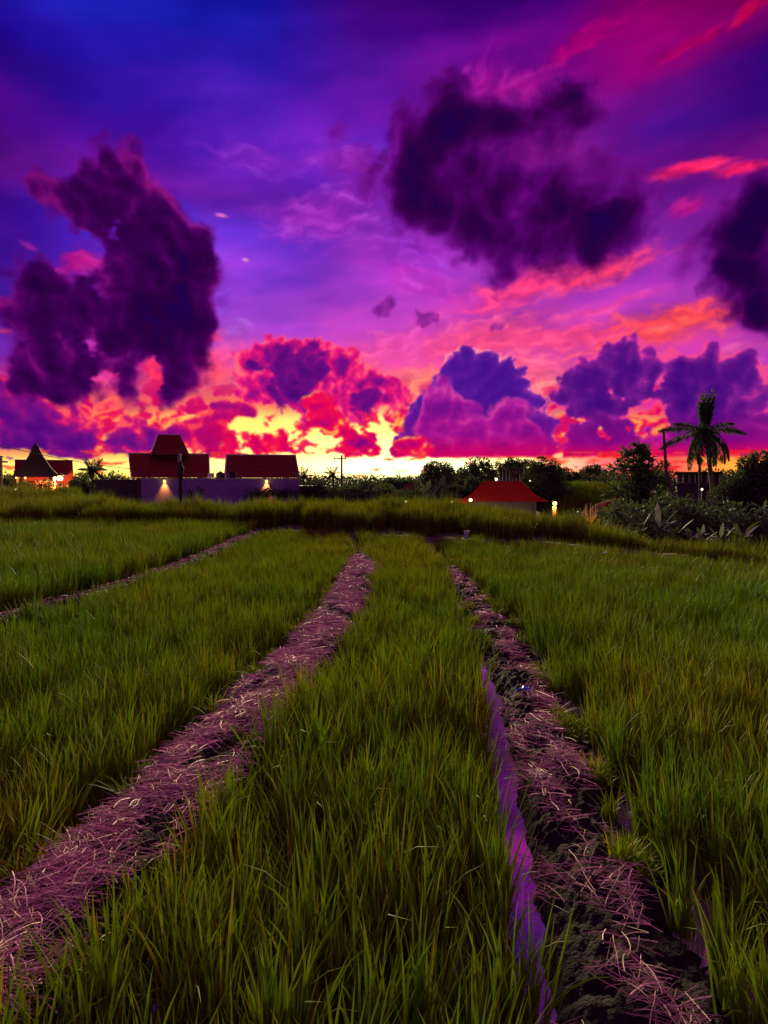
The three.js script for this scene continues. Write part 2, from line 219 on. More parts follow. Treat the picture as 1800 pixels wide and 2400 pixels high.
{
  const W = 4096, H = 2048, data = new Float32Array(W * H * 4), o = [0, 0, 0], mean = [0, 0, 0]; let n = 0;
  for (let r = H / 2; r < H; r++) {
    const E = ((r + 0.5) / H - 0.5) * 180, far = E > 45 ? 4 : 1;
    for (let c = 0; c < W; c++) {
      let A = ((c + 0.5) / W - 0.25) * 360; if (A > 180) A -= 360;
      const i = (r * W + c) * 4, coarse = far > 1 || Math.abs(A) > 36;
      if (coarse && (c & 3)) { data[i] = data[i - 4]; data[i + 1] = data[i - 3]; data[i + 2] = data[i - 2]; data[i + 3] = 1; }
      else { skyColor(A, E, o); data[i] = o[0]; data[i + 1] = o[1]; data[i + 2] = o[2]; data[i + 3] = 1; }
      if (E < 6 && (c & 15) === 0) { for (let k = 0; k < 3; k++) mean[k] += data[i + k]; n++; }
    }
  }
  for (let i = 0; i < H / 2 * W; i++) { data[i * 4] = mean[0] / n * 0.3; data[i * 4 + 1] = mean[1] / n * 0.3; data[i * 4 + 2] = mean[2] / n * 0.3; data[i * 4 + 3] = 1; }
  const t = new THREE.DataTexture(data, W, H, THREE.RGBAFormat, THREE.FloatType);
  t.mapping = THREE.EquirectangularReflectionMapping; t.magFilter = THREE.LinearFilter; t.needsUpdate = true;
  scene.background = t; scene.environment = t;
}
const sun = new THREE.DirectionalLight(new THREE.Color().setRGB(1, 0.8, 0.42), 5);   // the last warm light from low over the horizon, soft behind the clouds
{ const az = -3 * Math.PI / 180, el = 11 * Math.PI / 180; sun.position.set(Math.sin(az) * Math.cos(el) * 60, Math.sin(el) * 60, -Math.cos(az) * Math.cos(el) * 60); }
sun.castShadow = true; sun.shadow.radius = 18; sun.shadow.mapSize.set(2048, 2048);
Object.assign(sun.shadow.camera, { left: -50, right: 50, top: 50, bottom: -50, near: 0.5, far: 200 });
sun.name = 'sun'; scene.add(sun, sun.target);

// ================= helpers =================
function rng(seed) { let a = seed >>> 0; return () => { a = (a + 0x6d2b79f5) | 0; let t = Math.imul(a ^ (a >>> 15), 1 | a); t = (t + Math.imul(t ^ (t >>> 7), 61 | t)) ^ t; return ((t ^ (t >>> 14)) >>> 0) / 4294967296; }; }
const used = {};
function numbered(n) { const k = used[n] = (used[n] ?? -1) + 1; return k ? `${n}_${String(k).padStart(3, '0')}` : n; }
function tag(o, label, category, group, kind) { o.userData = { label }; if (category) o.userData.category = category; if (group) o.userData.group = group; if (kind) o.userData.kind = kind; return o; }
function thing(name, label, category, [x, y, z] = [0, 0, 0], turn = 0, group, kind) { const o = new THREE.Group(); o.name = numbered(name); o.position.set(x, y, z); o.rotation.y = turn; scene.add(o); return tag(o, label, category, group, kind); }
function part(name, g, m, parent = scene) { const o = new THREE.Mesh(g, m); o.name = parent === scene ? numbered(name) : name; o.castShadow = o.receiveShadow = true; parent.add(o); return o; }
const rgb = (r, g, b) => new THREE.Color().setRGB(r, g, b);
const std = (r, g, b, rough = 0.85, o = {}) => new THREE.MeshStandardMaterial({ color: rgb(r, g, b), roughness: rough, ...o });
const lerpTable = (t, x) => { if (x <= t[0][0]) return t[0][1]; for (let i = 1; i < t.length; i++) if (x <= t[i][0]) { const k = (x - t[i - 1][0]) / (t[i][0] - t[i - 1][0]); return mixn(t[i - 1][1], t[i][1], k); } return t[t.length - 1][1]; };
function at(g, x = 0, y = 0, z = 0, rx = 0, ry = 0, rz = 0) { if (rx || ry || rz) g.applyMatrix4(new THREE.Matrix4().makeRotationFromEuler(new THREE.Euler(rx, ry, rz))); return g.translate(x, y, z); }
const box = (w, h, d, x = 0, y = 0, z = 0) => at(new THREE.BoxGeometry(w, h, d), x, y, z);
const merge = (l) => mergeGeometries(l.map((g) => { const q = g.index ? g.toNonIndexed() : g; for (const k of Object.keys(q.attributes)) if (!['position', 'normal', 'uv'].includes(k)) q.deleteAttribute(k); if (!q.attributes.uv) q.setAttribute('uv', new THREE.BufferAttribute(new Float32Array(q.attributes.position.count * 2), 2)); return q; }));
function tube(pts, r0, r1 = r0, seg = 8, sides = 6) {
  const c = new THREE.CatmullRomCurve3(pts.map((p) => new THREE.Vector3(...p))), g = new THREE.TubeGeometry(c, seg, 1, sides), p = g.attributes.position, a = new THREE.Vector3(), v = new THREE.Vector3();
  for (let i = 0; i < p.count; i++) { const k = Math.floor(i / (sides + 1)) / seg, r = mixn(r0, r1, k); c.getPointAt(k, a); v.fromBufferAttribute(p, i).sub(a).multiplyScalar(r).add(a); p.setXYZ(i, v.x, v.y, v.z); }
  g.computeVertexNormals(); return g;
}
// triangles from points; faces is a list of point indices (fans)
function poly(pts, faces) {
  const p = []; for (const f of faces) for (let i = 1; i < f.length - 1; i++) p.push(...pts[f[0]], ...pts[f[i]], ...pts[f[i + 1]]);
  const g = new THREE.BufferGeometry(); g.setAttribute('position', new THREE.Float32BufferAttribute(p, 3)); g.computeVertexNormals(); return g;
}
function noiseTexture(seed, fn, n = 256) {
  const d = new Uint8Array(n * n * 4); for (let y = 0; y < n; y++) for (let x = 0; x < n; x++) { const c = fn(x / n, y / n), i = (y * n + x) * 4; d[i] = c[0] * 255; d[i + 1] = c[1] * 255; d[i + 2] = c[2] * 255; d[i + 3] = 255; }
  const t = new THREE.DataTexture(d, n, n); t.wrapS = t.wrapT = THREE.RepeatWrapping; t.magFilter = THREE.LinearFilter; t.colorSpace = THREE.SRGBColorSpace; t.needsUpdate = true; return t;
}

// ================= the lie of the land (D is the distance ahead, z = -D) =================
const BUND_L = [[0.6, -2.5], [1.5, -1.8], [2.1, -1.45], [2.5, -1.3], [3.3, -1.17], [4.4, -1.03], [5.5, -0.92], [6.8, -0.76], [9.3, -0.54], [13, -0.44], [15, -0.46], [18, -0.6], [23, -1.0]];
const BUND_R = [[0.67, 0.743], [1.69, 0.799], [2.59, 0.866], [3.38, 0.934], [4.05, 1.012], [4.95, 1.103], [6.19, 1.215], [7.88, 1.305], [9.45, 1.35], [11.7, 1.384], [13.95, 1.35], [17.21, 1.282], [20.25, 1.181], [25.88, 1.012]];
const BUND_W = [[1, -6.6], [6, -5.0], [8, -4.6], [9.3, -4.4], [10.6, -4.18], [14.1, -3.88], [19.4, -3.86], [24, -3.8]];
const EDGE = [[-60, 27.5], [-30, 26.2], [-10, 25.6], [-3.2, 24.8], [0, 22.8], [2.2, 21.2], [3.9, 20.4], [5.9, 17.6], [7.7, 15.2], [10, 13.4], [20, 9.5], [60, 4]];
const BACK = [[-60, 40], [-17, 39], [-13.5, 33.5], [-10, 29.6], [0, 29], [3.8, 27.6], [5, 22.6], [6.5, 19.8], [8.5, 18.4], [12, 16.2], [20, 13], [60, 8]];
const smoothTable = (t) => { const p = t.map(([a, b]) => new THREE.Vector3(a, b, 0)), n = 400, lo = t[0][0], hi = t[t.length - 1][0], c = new THREE.CatmullRomCurve3(p, false, 'centripetal'), l = c.getPoints(800).map((v) => [v.x, v.y]), out = new Float32Array(n + 1); for (let i = 0; i <= n; i++) out[i] = lerpTable(l, lo + (hi - lo) * i / n); return (x) => { const k = clamp01((x - lo) / (hi - lo)) * n, i = Math.min(n - 1, Math.floor(k)); return mixn(out[i], out[i + 1], k - i); }; };
const bundL = smoothTable(BUND_L), bundR = smoothTable(BUND_R), bundW = smoothTable(BUND_W), edgeD = smoothTable(EDGE), backD = smoothTable(BACK);
const WATER = -0.335;
const terraceSoil = (x, D) => mixn(-0.1, -0.34, sstep(2, 8, x)) + 0.06 * sstep(0, 12, D - edgeD(x)) + 0.3 * sstep(-12, -16, x) * sstep(30, 37, D) + 0.14 * noise2(x * 0.3 + 4, D * 0.25) * sstep(0, 3, D - edgeD(x));
function soilH(x, D) {
  const e = edgeD(x), b = backD(x) + 0.8, near = -0.4 + 0.02 * noise2(x * 2, D * 2), t = terraceSoil(x, D) + 0.03 * noise2(x * 1.3, D * 1.3);
  const lowland = mixn(-0.75, -2.1, sstep(-4, 6, x)) + sstep(60, 160, D) * 1.2 + 0.25 * noise2(x * 0.05, D * 0.05) + sstep(44, 64, D) * sstep(10, 16, x) * sstep(28, 22, x) * 2.9;
  return mixn(mixn(near, t, sstep(e - 0.15, e + 0.2, D)), lowland, sstep(b, b + 2.5 + 2 * sstep(3, 8, x), D));
}
{ // one sheet of soil out to the horizon
  const xs = [], ds = []; for (let x = -16; x <= 16; x += 0.4) xs.push(x); for (let x = 17; x < 60; x += 1.5) { xs.push(x); xs.unshift(-x); } for (let x = 64; x < 900; x *= 1.3) { xs.push(x); xs.unshift(-x); }
  for (let d = -900; d < -8; d *= 0.7) ds.push(d); for (let d = -6; d < 0; d += 1) ds.push(d); for (let d = 0; d < 32; d += 0.25) ds.push(d); for (let d = 32; d < 80; d += 1.5) ds.push(d); for (let d = 82; d < 1500; d *= 1.25) ds.push(d);
  const p = [], uv = [], idx = [], nx = xs.length; for (const d of ds) for (const x of xs) { p.push(x, soilH(x, Math.max(d, 0)), -d); uv.push(x, d); }
  for (let j = 0; j < ds.length - 1; j++) for (let i = 0; i < nx - 1; i++) { const a = j * nx + i; idx.push(a, a + 1, a + nx + 1, a, a + nx + 1, a + nx); }
  const g = new THREE.BufferGeometry(); g.setAttribute('position', new THREE.Float32BufferAttribute(p, 3)); g.setAttribute('uv', new THREE.Float32BufferAttribute(uv, 2)); g.setIndex(idx); g.computeVertexNormals();
  const soilTex = noiseTexture(1, (u, v) => { const n = 0.5 + 0.5 * fbm(u * 12, v * 12, 5); return [0.17 + 0.12 * n, 0.15 + 0.1 * n, 0.1 + 0.07 * n]; }); soilTex.repeat.set(0.5, 0.5);
  tag(part('ground', g, new THREE.MeshStandardMaterial({ map: soilTex, roughness: 0.95 })), 'dark muddy soil of the rice terraces stretching back to the houses', 'ground', null, 'structure');
}
{ // still, silty water standing in the near paddies
  const s = [], n = 60, p = [], idx = []; for (let i = 0; i <= n; i++) { const x = -26 + 52 * i / n; p.push(x, WATER, 4, x, WATER, -(edgeD(x) - 0.02)); if (i < n) { const a = i * 2; idx.push(a, a + 2, a + 3, a, a + 3, a + 1); } }
  const g = new THREE.BufferGeometry(); g.setAttribute('position', new THREE.Float32BufferAttribute(p, 3)); g.setIndex(idx); g.computeVertexNormals();
  tag(part('water', g, new THREE.MeshPhysicalMaterial({ color: rgb(0.85, 0.68, 0.8), roughness: 0.03, metalness: 0.8, ior: 1.6 })), 'still silty water in the flooded paddy beside the mud banks', 'water', null, 'structure');
}
// ---- mud banks between the plots ----
const bundTop = {};
function bund(name, label, line, halfW, D0, D1, top, rough, seed, material, shelf = 2.1) {
  const A = Math.round((D1 - D0) / 0.026), B = 44, p = [], idx = [], uv = [];
  const H = (u, D) => { const a = Math.abs(u), prof = a < 1 ? top - 0.05 * a * a : top - 0.05 - (a - 1) * (u > 0 ? shelf : 2.1) * (0.4 + top), lump = rough * (0.55 * puffs(u * halfW * 5 + seed, D * 5, 3) + 0.5 * noise2(u * halfW * 2.2 + seed, D * 1.7) + 0.5 * puffs(u * halfW * 15 + seed * 2, D * 15, 3)); return Math.max(-0.5, prof + lump); };
  for (let j = 0; j <= A; j++) { const D = D0 + (D1 - D0) * j / A, w = halfW * sstep(D1 + 0.6, D1 - 4, D) * (1 + 0.16 * noise2(D * 1.3, seed) + 0.1 * noise2(D * 5, seed + 9));
    for (let i = 0; i <= B; i++) { const u = (i / B * 2 - 1) * (i > B / 2 && shelf < 1 ? 2.6 : 1.75); p.push(line(D) + u * w, H(u, D), -D); uv.push(u * w, D); } }
  for (let j = 0; j < A; j++) for (let i = 0; i < B; i++) { const a = j * (B + 1) + i; idx.push(a, a + 1, a + B + 2, a, a + B + 2, a + B + 1); }
  const g = new THREE.BufferGeometry(); g.setAttribute('position', new THREE.Float32BufferAttribute(p, 3)); g.setAttribute('uv', new THREE.Float32BufferAttribute(uv, 2)); g.setIndex(idx); g.computeVertexNormals();
  tag(part(name, g, material), label, 'mud bank', null, 'structure');
  return (u, D) => H(u, D);
}
const mudTex = noiseTexture(2, (u, v) => { const n = 0.5 + 0.6 * fbm(u * 16, v * 16, 5); return [0.1 + 0.1 * n, 0.06 + 0.065 * n, 0.088 + 0.08 * n]; }, 512); mudTex.repeat.set(1.3, 1.3);
const mudBump = noiseTexture(3, (u, v) => { const n = clamp01(0.5 + 0.7 * fbm(u * 24, v * 24, 5)); return [n, n, n]; }, 512); mudBump.colorSpace = THREE.NoColorSpace; mudBump.repeat.set(2.2, 2.2);
const mud = new THREE.MeshPhysicalMaterial({ map: mudTex, roughness: 0.95, specularIntensity: 0.25, bumpMap: mudBump, bumpScale: 0.012 });
const hL = bund('earth_bank', 'straw covered earth bank running ahead between the left and middle rice plots', bundL, 0.235, 0.7, 17.5, 0.0, 0.045, 3, mud);
const hR = bund('earth_bank', 'dark crumbly mud bank beside the water channel right of the middle rice plot', bundR, 0.2, 0.7, 18, -0.225, 0.06, 11, mud, 0.45);
const hW = bund('earth_bank', 'narrow pale earth bank between the two rice plots at the left', bundW, 0.12, 5.5, 24.5, -0.02, 0.04, 23, mud);
const crossLine = [-14, 6.5];
{ // the foot bank along the terrace edge
  const A = 340, B = 14, p = [], idx = []; for (let j = 0; j <= A; j++) { const x = mixn(crossLine[0], crossLine[1], j / A); for (let i = 0; i <= B; i++) { const u = i / B * 2 - 1; p.push(x, -0.08 - 0.36 * u * u * Math.abs(u) + 0.05 * puffs(x * 3, u * 1.5, 3), -(edgeD(x) - 0.75 + u * 0.62)); } }
  for (let j = 0; j < A; j++) for (let i = 0; i < B; i++) { const a = j * (B + 1) + i; idx.push(a, a + 1, a + B + 2, a, a + B + 2, a + B + 1); }
  const g = new THREE.BufferGeometry(); g.setAttribute('position', new THREE.Float32BufferAttribute(p, 3)); g.setIndex(idx); g.computeVertexNormals();
  tag(part('earth_bank', g, std(0.07, 0.045, 0.035, 0.9)), 'bare earth bank along the foot of the raised rice terrace', 'mud bank', null, 'structure');
}

// ================= rice =================
function tuftGeometry(r, n, segs, width, len, spread) {
  const p = [], c = [], idx = []; const v = new THREE.Vector3();
  for (let b = 0; b < n; b++) {
    const az = r() * 6.283, root = Math.sqrt(r()) * spread, rx = Math.cos(r() * 6.283) * root, rz = Math.sin(r() * 6.283) * root;
    const L = len * (0.62 + 0.5 * r()), lean = 0.04 + 0.34 * r() * r(), bend = (r() < 0.16 ? 1.5 : 0.55) * r(), w = width * (0.7 + 0.5 * r()), tw = (r() - 0.5) * 1.6, tw1 = tw + (r() - 0.5) * 1.2;
    const k = r(), y = k < 0.09 ? [1.75, 1.08, 1.1] : k < 0.3 ? [1.25, 1.15, 1] : [0.75 + 0.4 * r(), 0.78 + 0.34 * r(), 0.9];
    const base = p.length / 3; let x = rx, h = 0, z = rz; const ca = Math.cos(az), sa = Math.sin(az);
    for (let s = 0; s <= segs; s++) {
      const t = s / segs, a = lean + bend * t * t * 1.3, ww = s === segs ? 0 : 0.5 * w * Math.min(1, 0.45 + 2.2 * t) * Math.pow(1 - t, 0.55), q = mixn(tw, tw1, t);
      const sx = -sa * Math.cos(q) + ca * Math.sin(q) * Math.cos(a), sz = ca * Math.cos(q) + sa * Math.sin(q) * Math.cos(a), sy = -Math.sin(q) * Math.sin(a);
      if (s === segs) { p.push(x, h, z); c.push(...y); } else { p.push(x - sx * ww, h - sy * ww, z - sz * ww, x + sx * ww, h + sy * ww, z + sz * ww); c.push(...y, ...y); }
      if (s < segs - 1) { const i = base + s * 2; idx.push(i, i + 1, i + 3, i, i + 3, i + 2); } else if (s === segs - 1) { const i = base + s * 2; idx.push(i, i + 1, i + 2); }
      const st = L / segs; x += ca * Math.sin(a) * st; z += sa * Math.sin(a) * st; h += Math.cos(a) * st;
    }
  }
  const g = new THREE.BufferGeometry(); g.setAttribute('position', new THREE.Float32BufferAttribute(p, 3)); g.setAttribute('color', new THREE.Float32BufferAttribute(c, 3)); g.setIndex(idx); g.computeVertexNormals(); return g;
}
const riceMat = new THREE.MeshPhysicalMaterial({ color: rgb(0.165, 0.27, 0.01), vertexColors: true, roughness: 0.62, specularIntensity: 0.15, transmission: 0.45, thickness: 0, side: THREE.DoubleSide });
const tr = rng(77);
const TUFTS = [[...Array(5)].map(() => tuftGeometry(tr, 38, 7, 0.018, 0.58, 0.05)), [...Array(4)].map(() => tuftGeometry(tr, 30, 5, 0.017, 0.56, 0.06)), [...Array(3)].map(() => tuftGeometry(tr, 24, 4, 0.018, 0.55, 0.085))];
function ricePlot(label, inside, x0, x1, d0, d1, seed, opt = {}) {
  const r = rng(seed), lists = TUFTS.map((l) => l.map(() => [])); const m = new THREE.Matrix4(), q = new THREE.Quaternion(), e = new THREE.Euler(), sc = new THREE.Vector3(), pos = new THREE.Vector3();
  for (let D = d0; D < d1;) {
    const lod = D < 6.5 ? 0 : D < 13 ? 1 : 2, step = [0.15, 0.15, 0.17][lod] * (opt.step || 1);
    for (let x = x0 + r() * step; x < x1; x += step) {
      const px = x + (r() - 0.5) * step * 0.9, pd = D + (r() - 0.5) * step * 0.9; if (Math.abs(px) > pd * 0.62 + 1.3) { r(); continue; } const k = inside(px, pd); if (!k) continue;
      const s = (opt.h || 1) * (typeof k === 'number' ? k : 1) * (0.8 + 0.34 * r()) * (1 + (opt.uneven || 0.25) * fbm(px * 0.8 + 5, pd * 0.8, 3)), wide = Math.min(1.25, Math.max(s, 0.85));
      e.set(0.1 * (r() - 0.5) - 0.02, r() * 6.283, 0.1 * (r() - 0.5)); q.setFromEuler(e);
      m.compose(pos.set(px, opt.soil ? opt.soil(px, pd) : -0.4, -pd), q, sc.set(wide, s, wide));
      const y = clamp01(0.5 + 1.1 * fbm(px * 0.55 + seed, pd * 0.42, 3) + (opt.yellow || 0) + (opt.patch ? opt.patch(px, pd) : 0)), b = 0.82 + 0.36 * r();
      lists[lod][Math.floor(r() * lists[lod].length)].push([m.clone(), b * mixn(0.7, 1.32, y), b * mixn(0.97, 1.02, y), b]);
    }
    D += step;
  }
  const root = thing('rice_plot', label, 'rice plants', [0, 0, 0], 0, null, 'stuff'), col = new THREE.Color(); let total = 0;
  lists.forEach((l, i) => l.forEach((a, j) => { if (!a.length) return; const im = new THREE.InstancedMesh(TUFTS[i][j], riceMat, a.length); im.name = 'rice_tufts'; im.userData.kind = 'stuff'; im.castShadow = im.receiveShadow = true; a.forEach((t, k) => { im.setMatrixAt(k, t[0]); im.setColorAt(k, col.setRGB(t[1], t[2], t[3])); }); root.add(im); total += a.length; }));
}
const fieldEnd = (x) => edgeD(x) - 1.25;
ricePlot('green rice filling the long plot between the straw bank and the water channel', (x, D) => x > bundL(D) + mixn(0.3, 0.1, sstep(12, 16, D)) + 0.06 * noise2(D * 2, 1) && x < bundR(D) - mixn(0.405, 0.16, sstep(9, 16, D)) + 0.05 * noise2(D * 2.3, 5) && D < fieldEnd(x) && (0.9 + 0.1 * sstep(9, 3, D)), -2, 1.6, 1.25, 24, 101, { patch: (x, D) => 0.5 * sstep(5, 14, D) });
ricePlot('green rice in the plot left of the straw bank, bounded by the narrow bank', (x, D) => x < bundL(D) - mixn(0.46, 0.14, sstep(11, 16, D)) + 0.08 * noise2(D * 1.7, 31) && (D < 5.5 || x > bundW(D) + 0.15) && D < fieldEnd(x) && (0.92 - 0.06 * sstep(9, 18, D)), -7, 0, 1.25, 25, 202, { patch: (x, D) => 0.05 + 0.35 * sstep(9, 18, D) * sstep(-5, -1, x) });
ricePlot('taller green rice left of the narrow earth bank at the left edge', (x, D) => x < bundW(D) - 0.27 && D < fieldEnd(x) && !(x < -7.5 && Math.abs(D - (17.4 + (x + 9) * -0.7)) < 0.35 && D < 24) && 1.25, -18, -3.6, 5.5, 26, 303);
ricePlot('wide field of rice right of the dark mud bank, yellowing in patches', (x, D) => x > bundR(D) + mixn(0.36, 0.18, sstep(9, 15, D)) + 0.1 * noise2(D * 1.6, 71) && D < fieldEnd(x) && (0.9 - 0.05 * sstep(5, 14, D)), 0.6, 14, 1.25, 23, 404, { patch: (x, D) => 0.55 * Math.exp(-((x - 2.3) ** 2 + (D - 5.2) ** 2) / 1.3) + 0.15 * sstep(8, 16, D) - 0.12 });
const CLEFTS = [-19, -14, -10.8, -6.3, -3.2, 0.3, 2.3, 4.3, 6.4, 9, 13];   // the terrace front bulges between gullies
function terraceFront(x) { let i = 0; while (i < CLEFTS.length - 2 && CLEFTS[i + 1] < x) i++; const u = clamp01((x - CLEFTS[i]) / (CLEFTS[i + 1] - CLEFTS[i])); return edgeD(x) + 1.0 - 1.25 * Math.pow(Math.sin(Math.PI * u), 0.45) + 0.3 * noise2(x * 1.7, 9); }
const bulge = (x) => { let i = 0; while (i < CLEFTS.length - 2 && CLEFTS[i + 1] < x) i++; return Math.pow(Math.sin(Math.PI * clamp01((x - CLEFTS[i]) / (CLEFTS[i + 1] - CLEFTS[i]))), 0.5); };
const inCleft = (x, D) => CLEFTS.some((c, i) => Math.abs(x - c - 0.18 * Math.sin(i * 2.3) * (D - 24)) < (0.45 + 0.15 * noise2(D * 0.8, i)) * sstep(2.6, 0.6, D - edgeD(x)));
ricePlot('tall dense rice on the raised terrace in front of the houses', (x, D) => D > terraceFront(x) && D < backD(x) && !inCleft(x, D) && mixn(1.55, 0.94, sstep(1.5, 8, x)) * (0.7 + 0.3 * mixn(1, bulge(x), sstep(4, 1, D - edgeD(x)))) * (1 + 0.14 * noise2(x * 0.5, 8)), -26, 15, 11, 41, 505, { soil: (x, D) => terraceSoil(x, D), step: 1.0, yellow: 0.5, uneven: 0.6 });

// ================= straw on the banks =================
function strawGeometry(r) {
  const L = 0.08 + 0.17 * r(), segs = 6, w = 0.0010 + 0.0013 * r(), p = [], idx = [], bx = (r() - 0.5) * 0.6, by = (r() - 0.35) * 0.45, kink = (r() - 0.5) * 0.9, kx = r() - 0.5;
  for (let s = 0; s <= segs; s++) { const t = s / segs - 0.5, x = t * L, y = 0.01 + by * L * (0.25 - t * t), z = bx * L * (0.25 - t * t) + kink * L * Math.max(0, t - kx * 0.6); p.push(x, y, z - w, x, y + w * 1.2, z, x, y, z + w); if (s < segs) { const i = s * 3; idx.push(i, i + 1, i + 4, i, i + 4, i + 3, i + 1, i + 2, i + 5, i + 1, i + 5, i + 4); } }
  const g = new THREE.BufferGeometry(); g.setAttribute('position', new THREE.Float32BufferAttribute(p, 3)); g.setIndex(idx); g.computeVertexNormals(); return g;
}
const strawMat = new THREE.MeshStandardMaterial({ color: rgb(0.8, 0.54, 0.47), roughness: 0.7, side: THREE.DoubleSide });
const sr = rng(9), STRAW = [...Array(8)].map(() => strawGeometry(sr));
function straw(label, line, H, halfW, d0, d1, count, seed, keep, small = 0.6) {
  const r = rng(seed), lists = STRAW.map(() => []), m = new THREE.Matrix4(), q = new THREE.Quaternion(), e = new THREE.Euler(), sc = new THREE.Vector3(), pos = new THREE.Vector3();
  for (let i = 0; i < count; i++) {
    const D = d0 * Math.pow(d1 / d0, Math.pow(r(), 0.8)), u = (r() * 2 - 1) * 1.25, x = line(D) + u * halfW; const k = keep(u, D, x); if (r() > k) continue;
    const s = mixn(small, 1.25, Math.pow(r(), 1.5)) * (1 + 0.035 * D), away = 1.1 * noise2(x * 1.5, D * 1.5) + (r() - 0.5) * 2.6;
    e.set((r() - 0.5) * 0.5, away, (r() - 0.5) * 0.5, 'YXZ'); q.setFromEuler(e); m.compose(pos.set(x, H(u, D) + 0.004 + 0.03 * r() * r(), -D), q, sc.set(s, s, s));
    const q1 = r(), b = 0.38 + 0.95 * q1 * q1, g = r(); lists[i % 8].push([m.clone(), b * (1 + 0.1 * g), b, b * (1 - 0.15 * g)]);
  }
  const root = thing('straw_litter', label, 'straw', [0, 0, 0], 0, null, 'stuff'), col = new THREE.Color();
  lists.forEach((a, j) => { const im = new THREE.InstancedMesh(STRAW[j], strawMat, a.length); im.name = 'straw_stalks'; im.userData.kind = 'stuff'; a.forEach((t, k) => { im.setMatrixAt(k, t[0]); im.setColorAt(k, col.setRGB(t[1], t[2], t[3])); }); root.add(im); });
}
straw('pale dry straw strewn thickly over the left earth bank', bundL, hL, 0.235, 1.6, 15, 19000, 41, (u, D) => clamp01(0.62 + 2.6 * fbm(u * 0.8, D * 1.3, 3)) * (Math.abs(u) < 1 ? 1 : 0.5));
straw('thin straw scattered over the dark mud bank', bundR, hR, 0.2, 1.6, 15, 24000, 42, (u, D) => clamp01(0.1 + 1.7 * fbm(u * 0.9 + 7, D * 1.6, 3)) * (Math.abs(u) < 1.1 ? 1 : 0.5), 0.25);
straw('straw remnants on the narrow bank at the left', bundW, hW, 0.12, 6, 22, 1300, 43, (u, D) => clamp01(0.55 + 1.4 * fbm(u, D, 3)));

ricePlot('distant green paddy sloping up behind the trees at the right', (x, D) => x > 12.5 && x < 21 && 1.1, 12, 22, 46, 64, 606, { soil: soilH, step: 1.6 });

// weeds that creep over the edges of the banks
for (const [label, line, off, d1, seed] of [['low weedy grass creeping over the edges of the straw covered bank', bundL, 0.26, 15, 701], ['low weedy grass and stubble along the edges of the dark mud bank', bundR, 0.23, 16, 702]])
  ricePlot(label, (x, D) => { const u = Math.abs(Math.abs(x - line(D)) - off); return u < 0.1 && !(line === bundR && x < line(D) && D < 8) && noise2(x * 2.3, D * 2.3 + seed) > 0.12 && 0.24 + 0.16 * noise2(x * 7, D * 7); }, -2.2, 1.8, 1.4, d1, seed, { soil: (x, D) => line === bundL ? -0.13 : -0.3, yellow: 0.3, step: 0.8 });

// ================= houses and walls =================
const K = 1746, bx = (px, D) => (px - 900) / K * D, hy = (py, D) => 1.6 - (py - 1120) / K * D;   // bearing and height of something seen at distance D
const facing = (px, extra = 0) => -Math.atan((px - 900) / K) + extra;                              // turn towards the field
const tileTex = noiseTexture(5, (u, v) => { const n = 0.5 + 0.5 * noise2(Math.floor(u * 40) * 3.7, Math.floor(v * 24) * 5.1), f = 0.5 + 0.5 * fbm(u * 8, v * 8, 4); return [0.52 + 0.1 * n + 0.05 * f, 0.2 + 0.05 * n + 0.03 * f, 0.13 + 0.04 * n]; });
tileTex.repeat.set(0.2, 0.25);
const tileMat = new THREE.MeshStandardMaterial({ map: tileTex, color: rgb(0.62, 0.2, 0.2), roughness: 0.8, side: THREE.DoubleSide });
const brightTile = new THREE.MeshPhysicalMaterial({ specularIntensity: 0.3, map: tileTex, color: rgb(1.05, 0.24, 0.2), roughness: 0.7, side: THREE.DoubleSide });
const thatch = std(0.025, 0.015, 0.012, 0.95, { side: THREE.DoubleSide }), paleTrim = std(0.62, 0.58, 0.56, 0.6), duskPlaster = new THREE.MeshStandardMaterial({ map: noiseTexture(6, (u, v) => { const n = 0.5 + 0.5 * fbm(u * 6, v * 6, 5), d = sstep(0.25, 0.6, fbm(u * 14 + 9, v * 3, 4)); return [0.56 + 0.06 * n - 0.1 * d, 0.45 + 0.06 * n - 0.1 * d, 0.7 + 0.05 * n - 0.12 * d]; }), roughness: 0.85 });  // wall plaster is white; violet dusk light is mixed into its colour
const darkWall = std(0.09, 0.06, 0.06, 0.9), timber = std(0.13, 0.08, 0.05, 0.8), plasticBlue = std(0.04, 0.1, 0.45, 0.5);
// one roof slope in overlapping courses from the eave (a left, b right) up to the ridge (c left, d right)
function slope(a, b, c, d, n = 9, lift = 0.035) {
  const A = new THREE.Vector3(...a), B = new THREE.Vector3(...b), C = new THREE.Vector3(...c), E = new THREE.Vector3(...d), N = new THREE.Vector3().crossVectors(B.clone().sub(A), C.clone().sub(A)).normalize().multiplyScalar(lift), p = [], uv = [];
  for (let i = 0; i < n; i++) {
    const t = i / n, t1 = (i + 1) / n, l0 = A.clone().lerp(C, t).add(N), r0 = B.clone().lerp(E, t).add(N), l1 = A.clone().lerp(C, t1), r1 = B.clone().lerp(E, t1), l2 = A.clone().lerp(C, t), r2 = B.clone().lerp(E, t);
    for (const [q, w, e, s] of [[l0, r0, r1, l1], [l2, r2, r0, l0]]) for (const v of [q, w, e, q, e, s]) { p.push(v.x, v.y, v.z); uv.push(v.x + v.z, v.y * 1.4); }
  }
  const g = new THREE.BufferGeometry(); g.setAttribute('position', new THREE.Float32BufferAttribute(p, 3)); g.setAttribute('uv', new THREE.Float32BufferAttribute(uv, 2)); g.computeVertexNormals(); return g;
}
const bar = (a, b, r, sides = 6) => tube([a, a.map((v, i) => (v + b[i]) / 2), b], r, r, 2, sides);
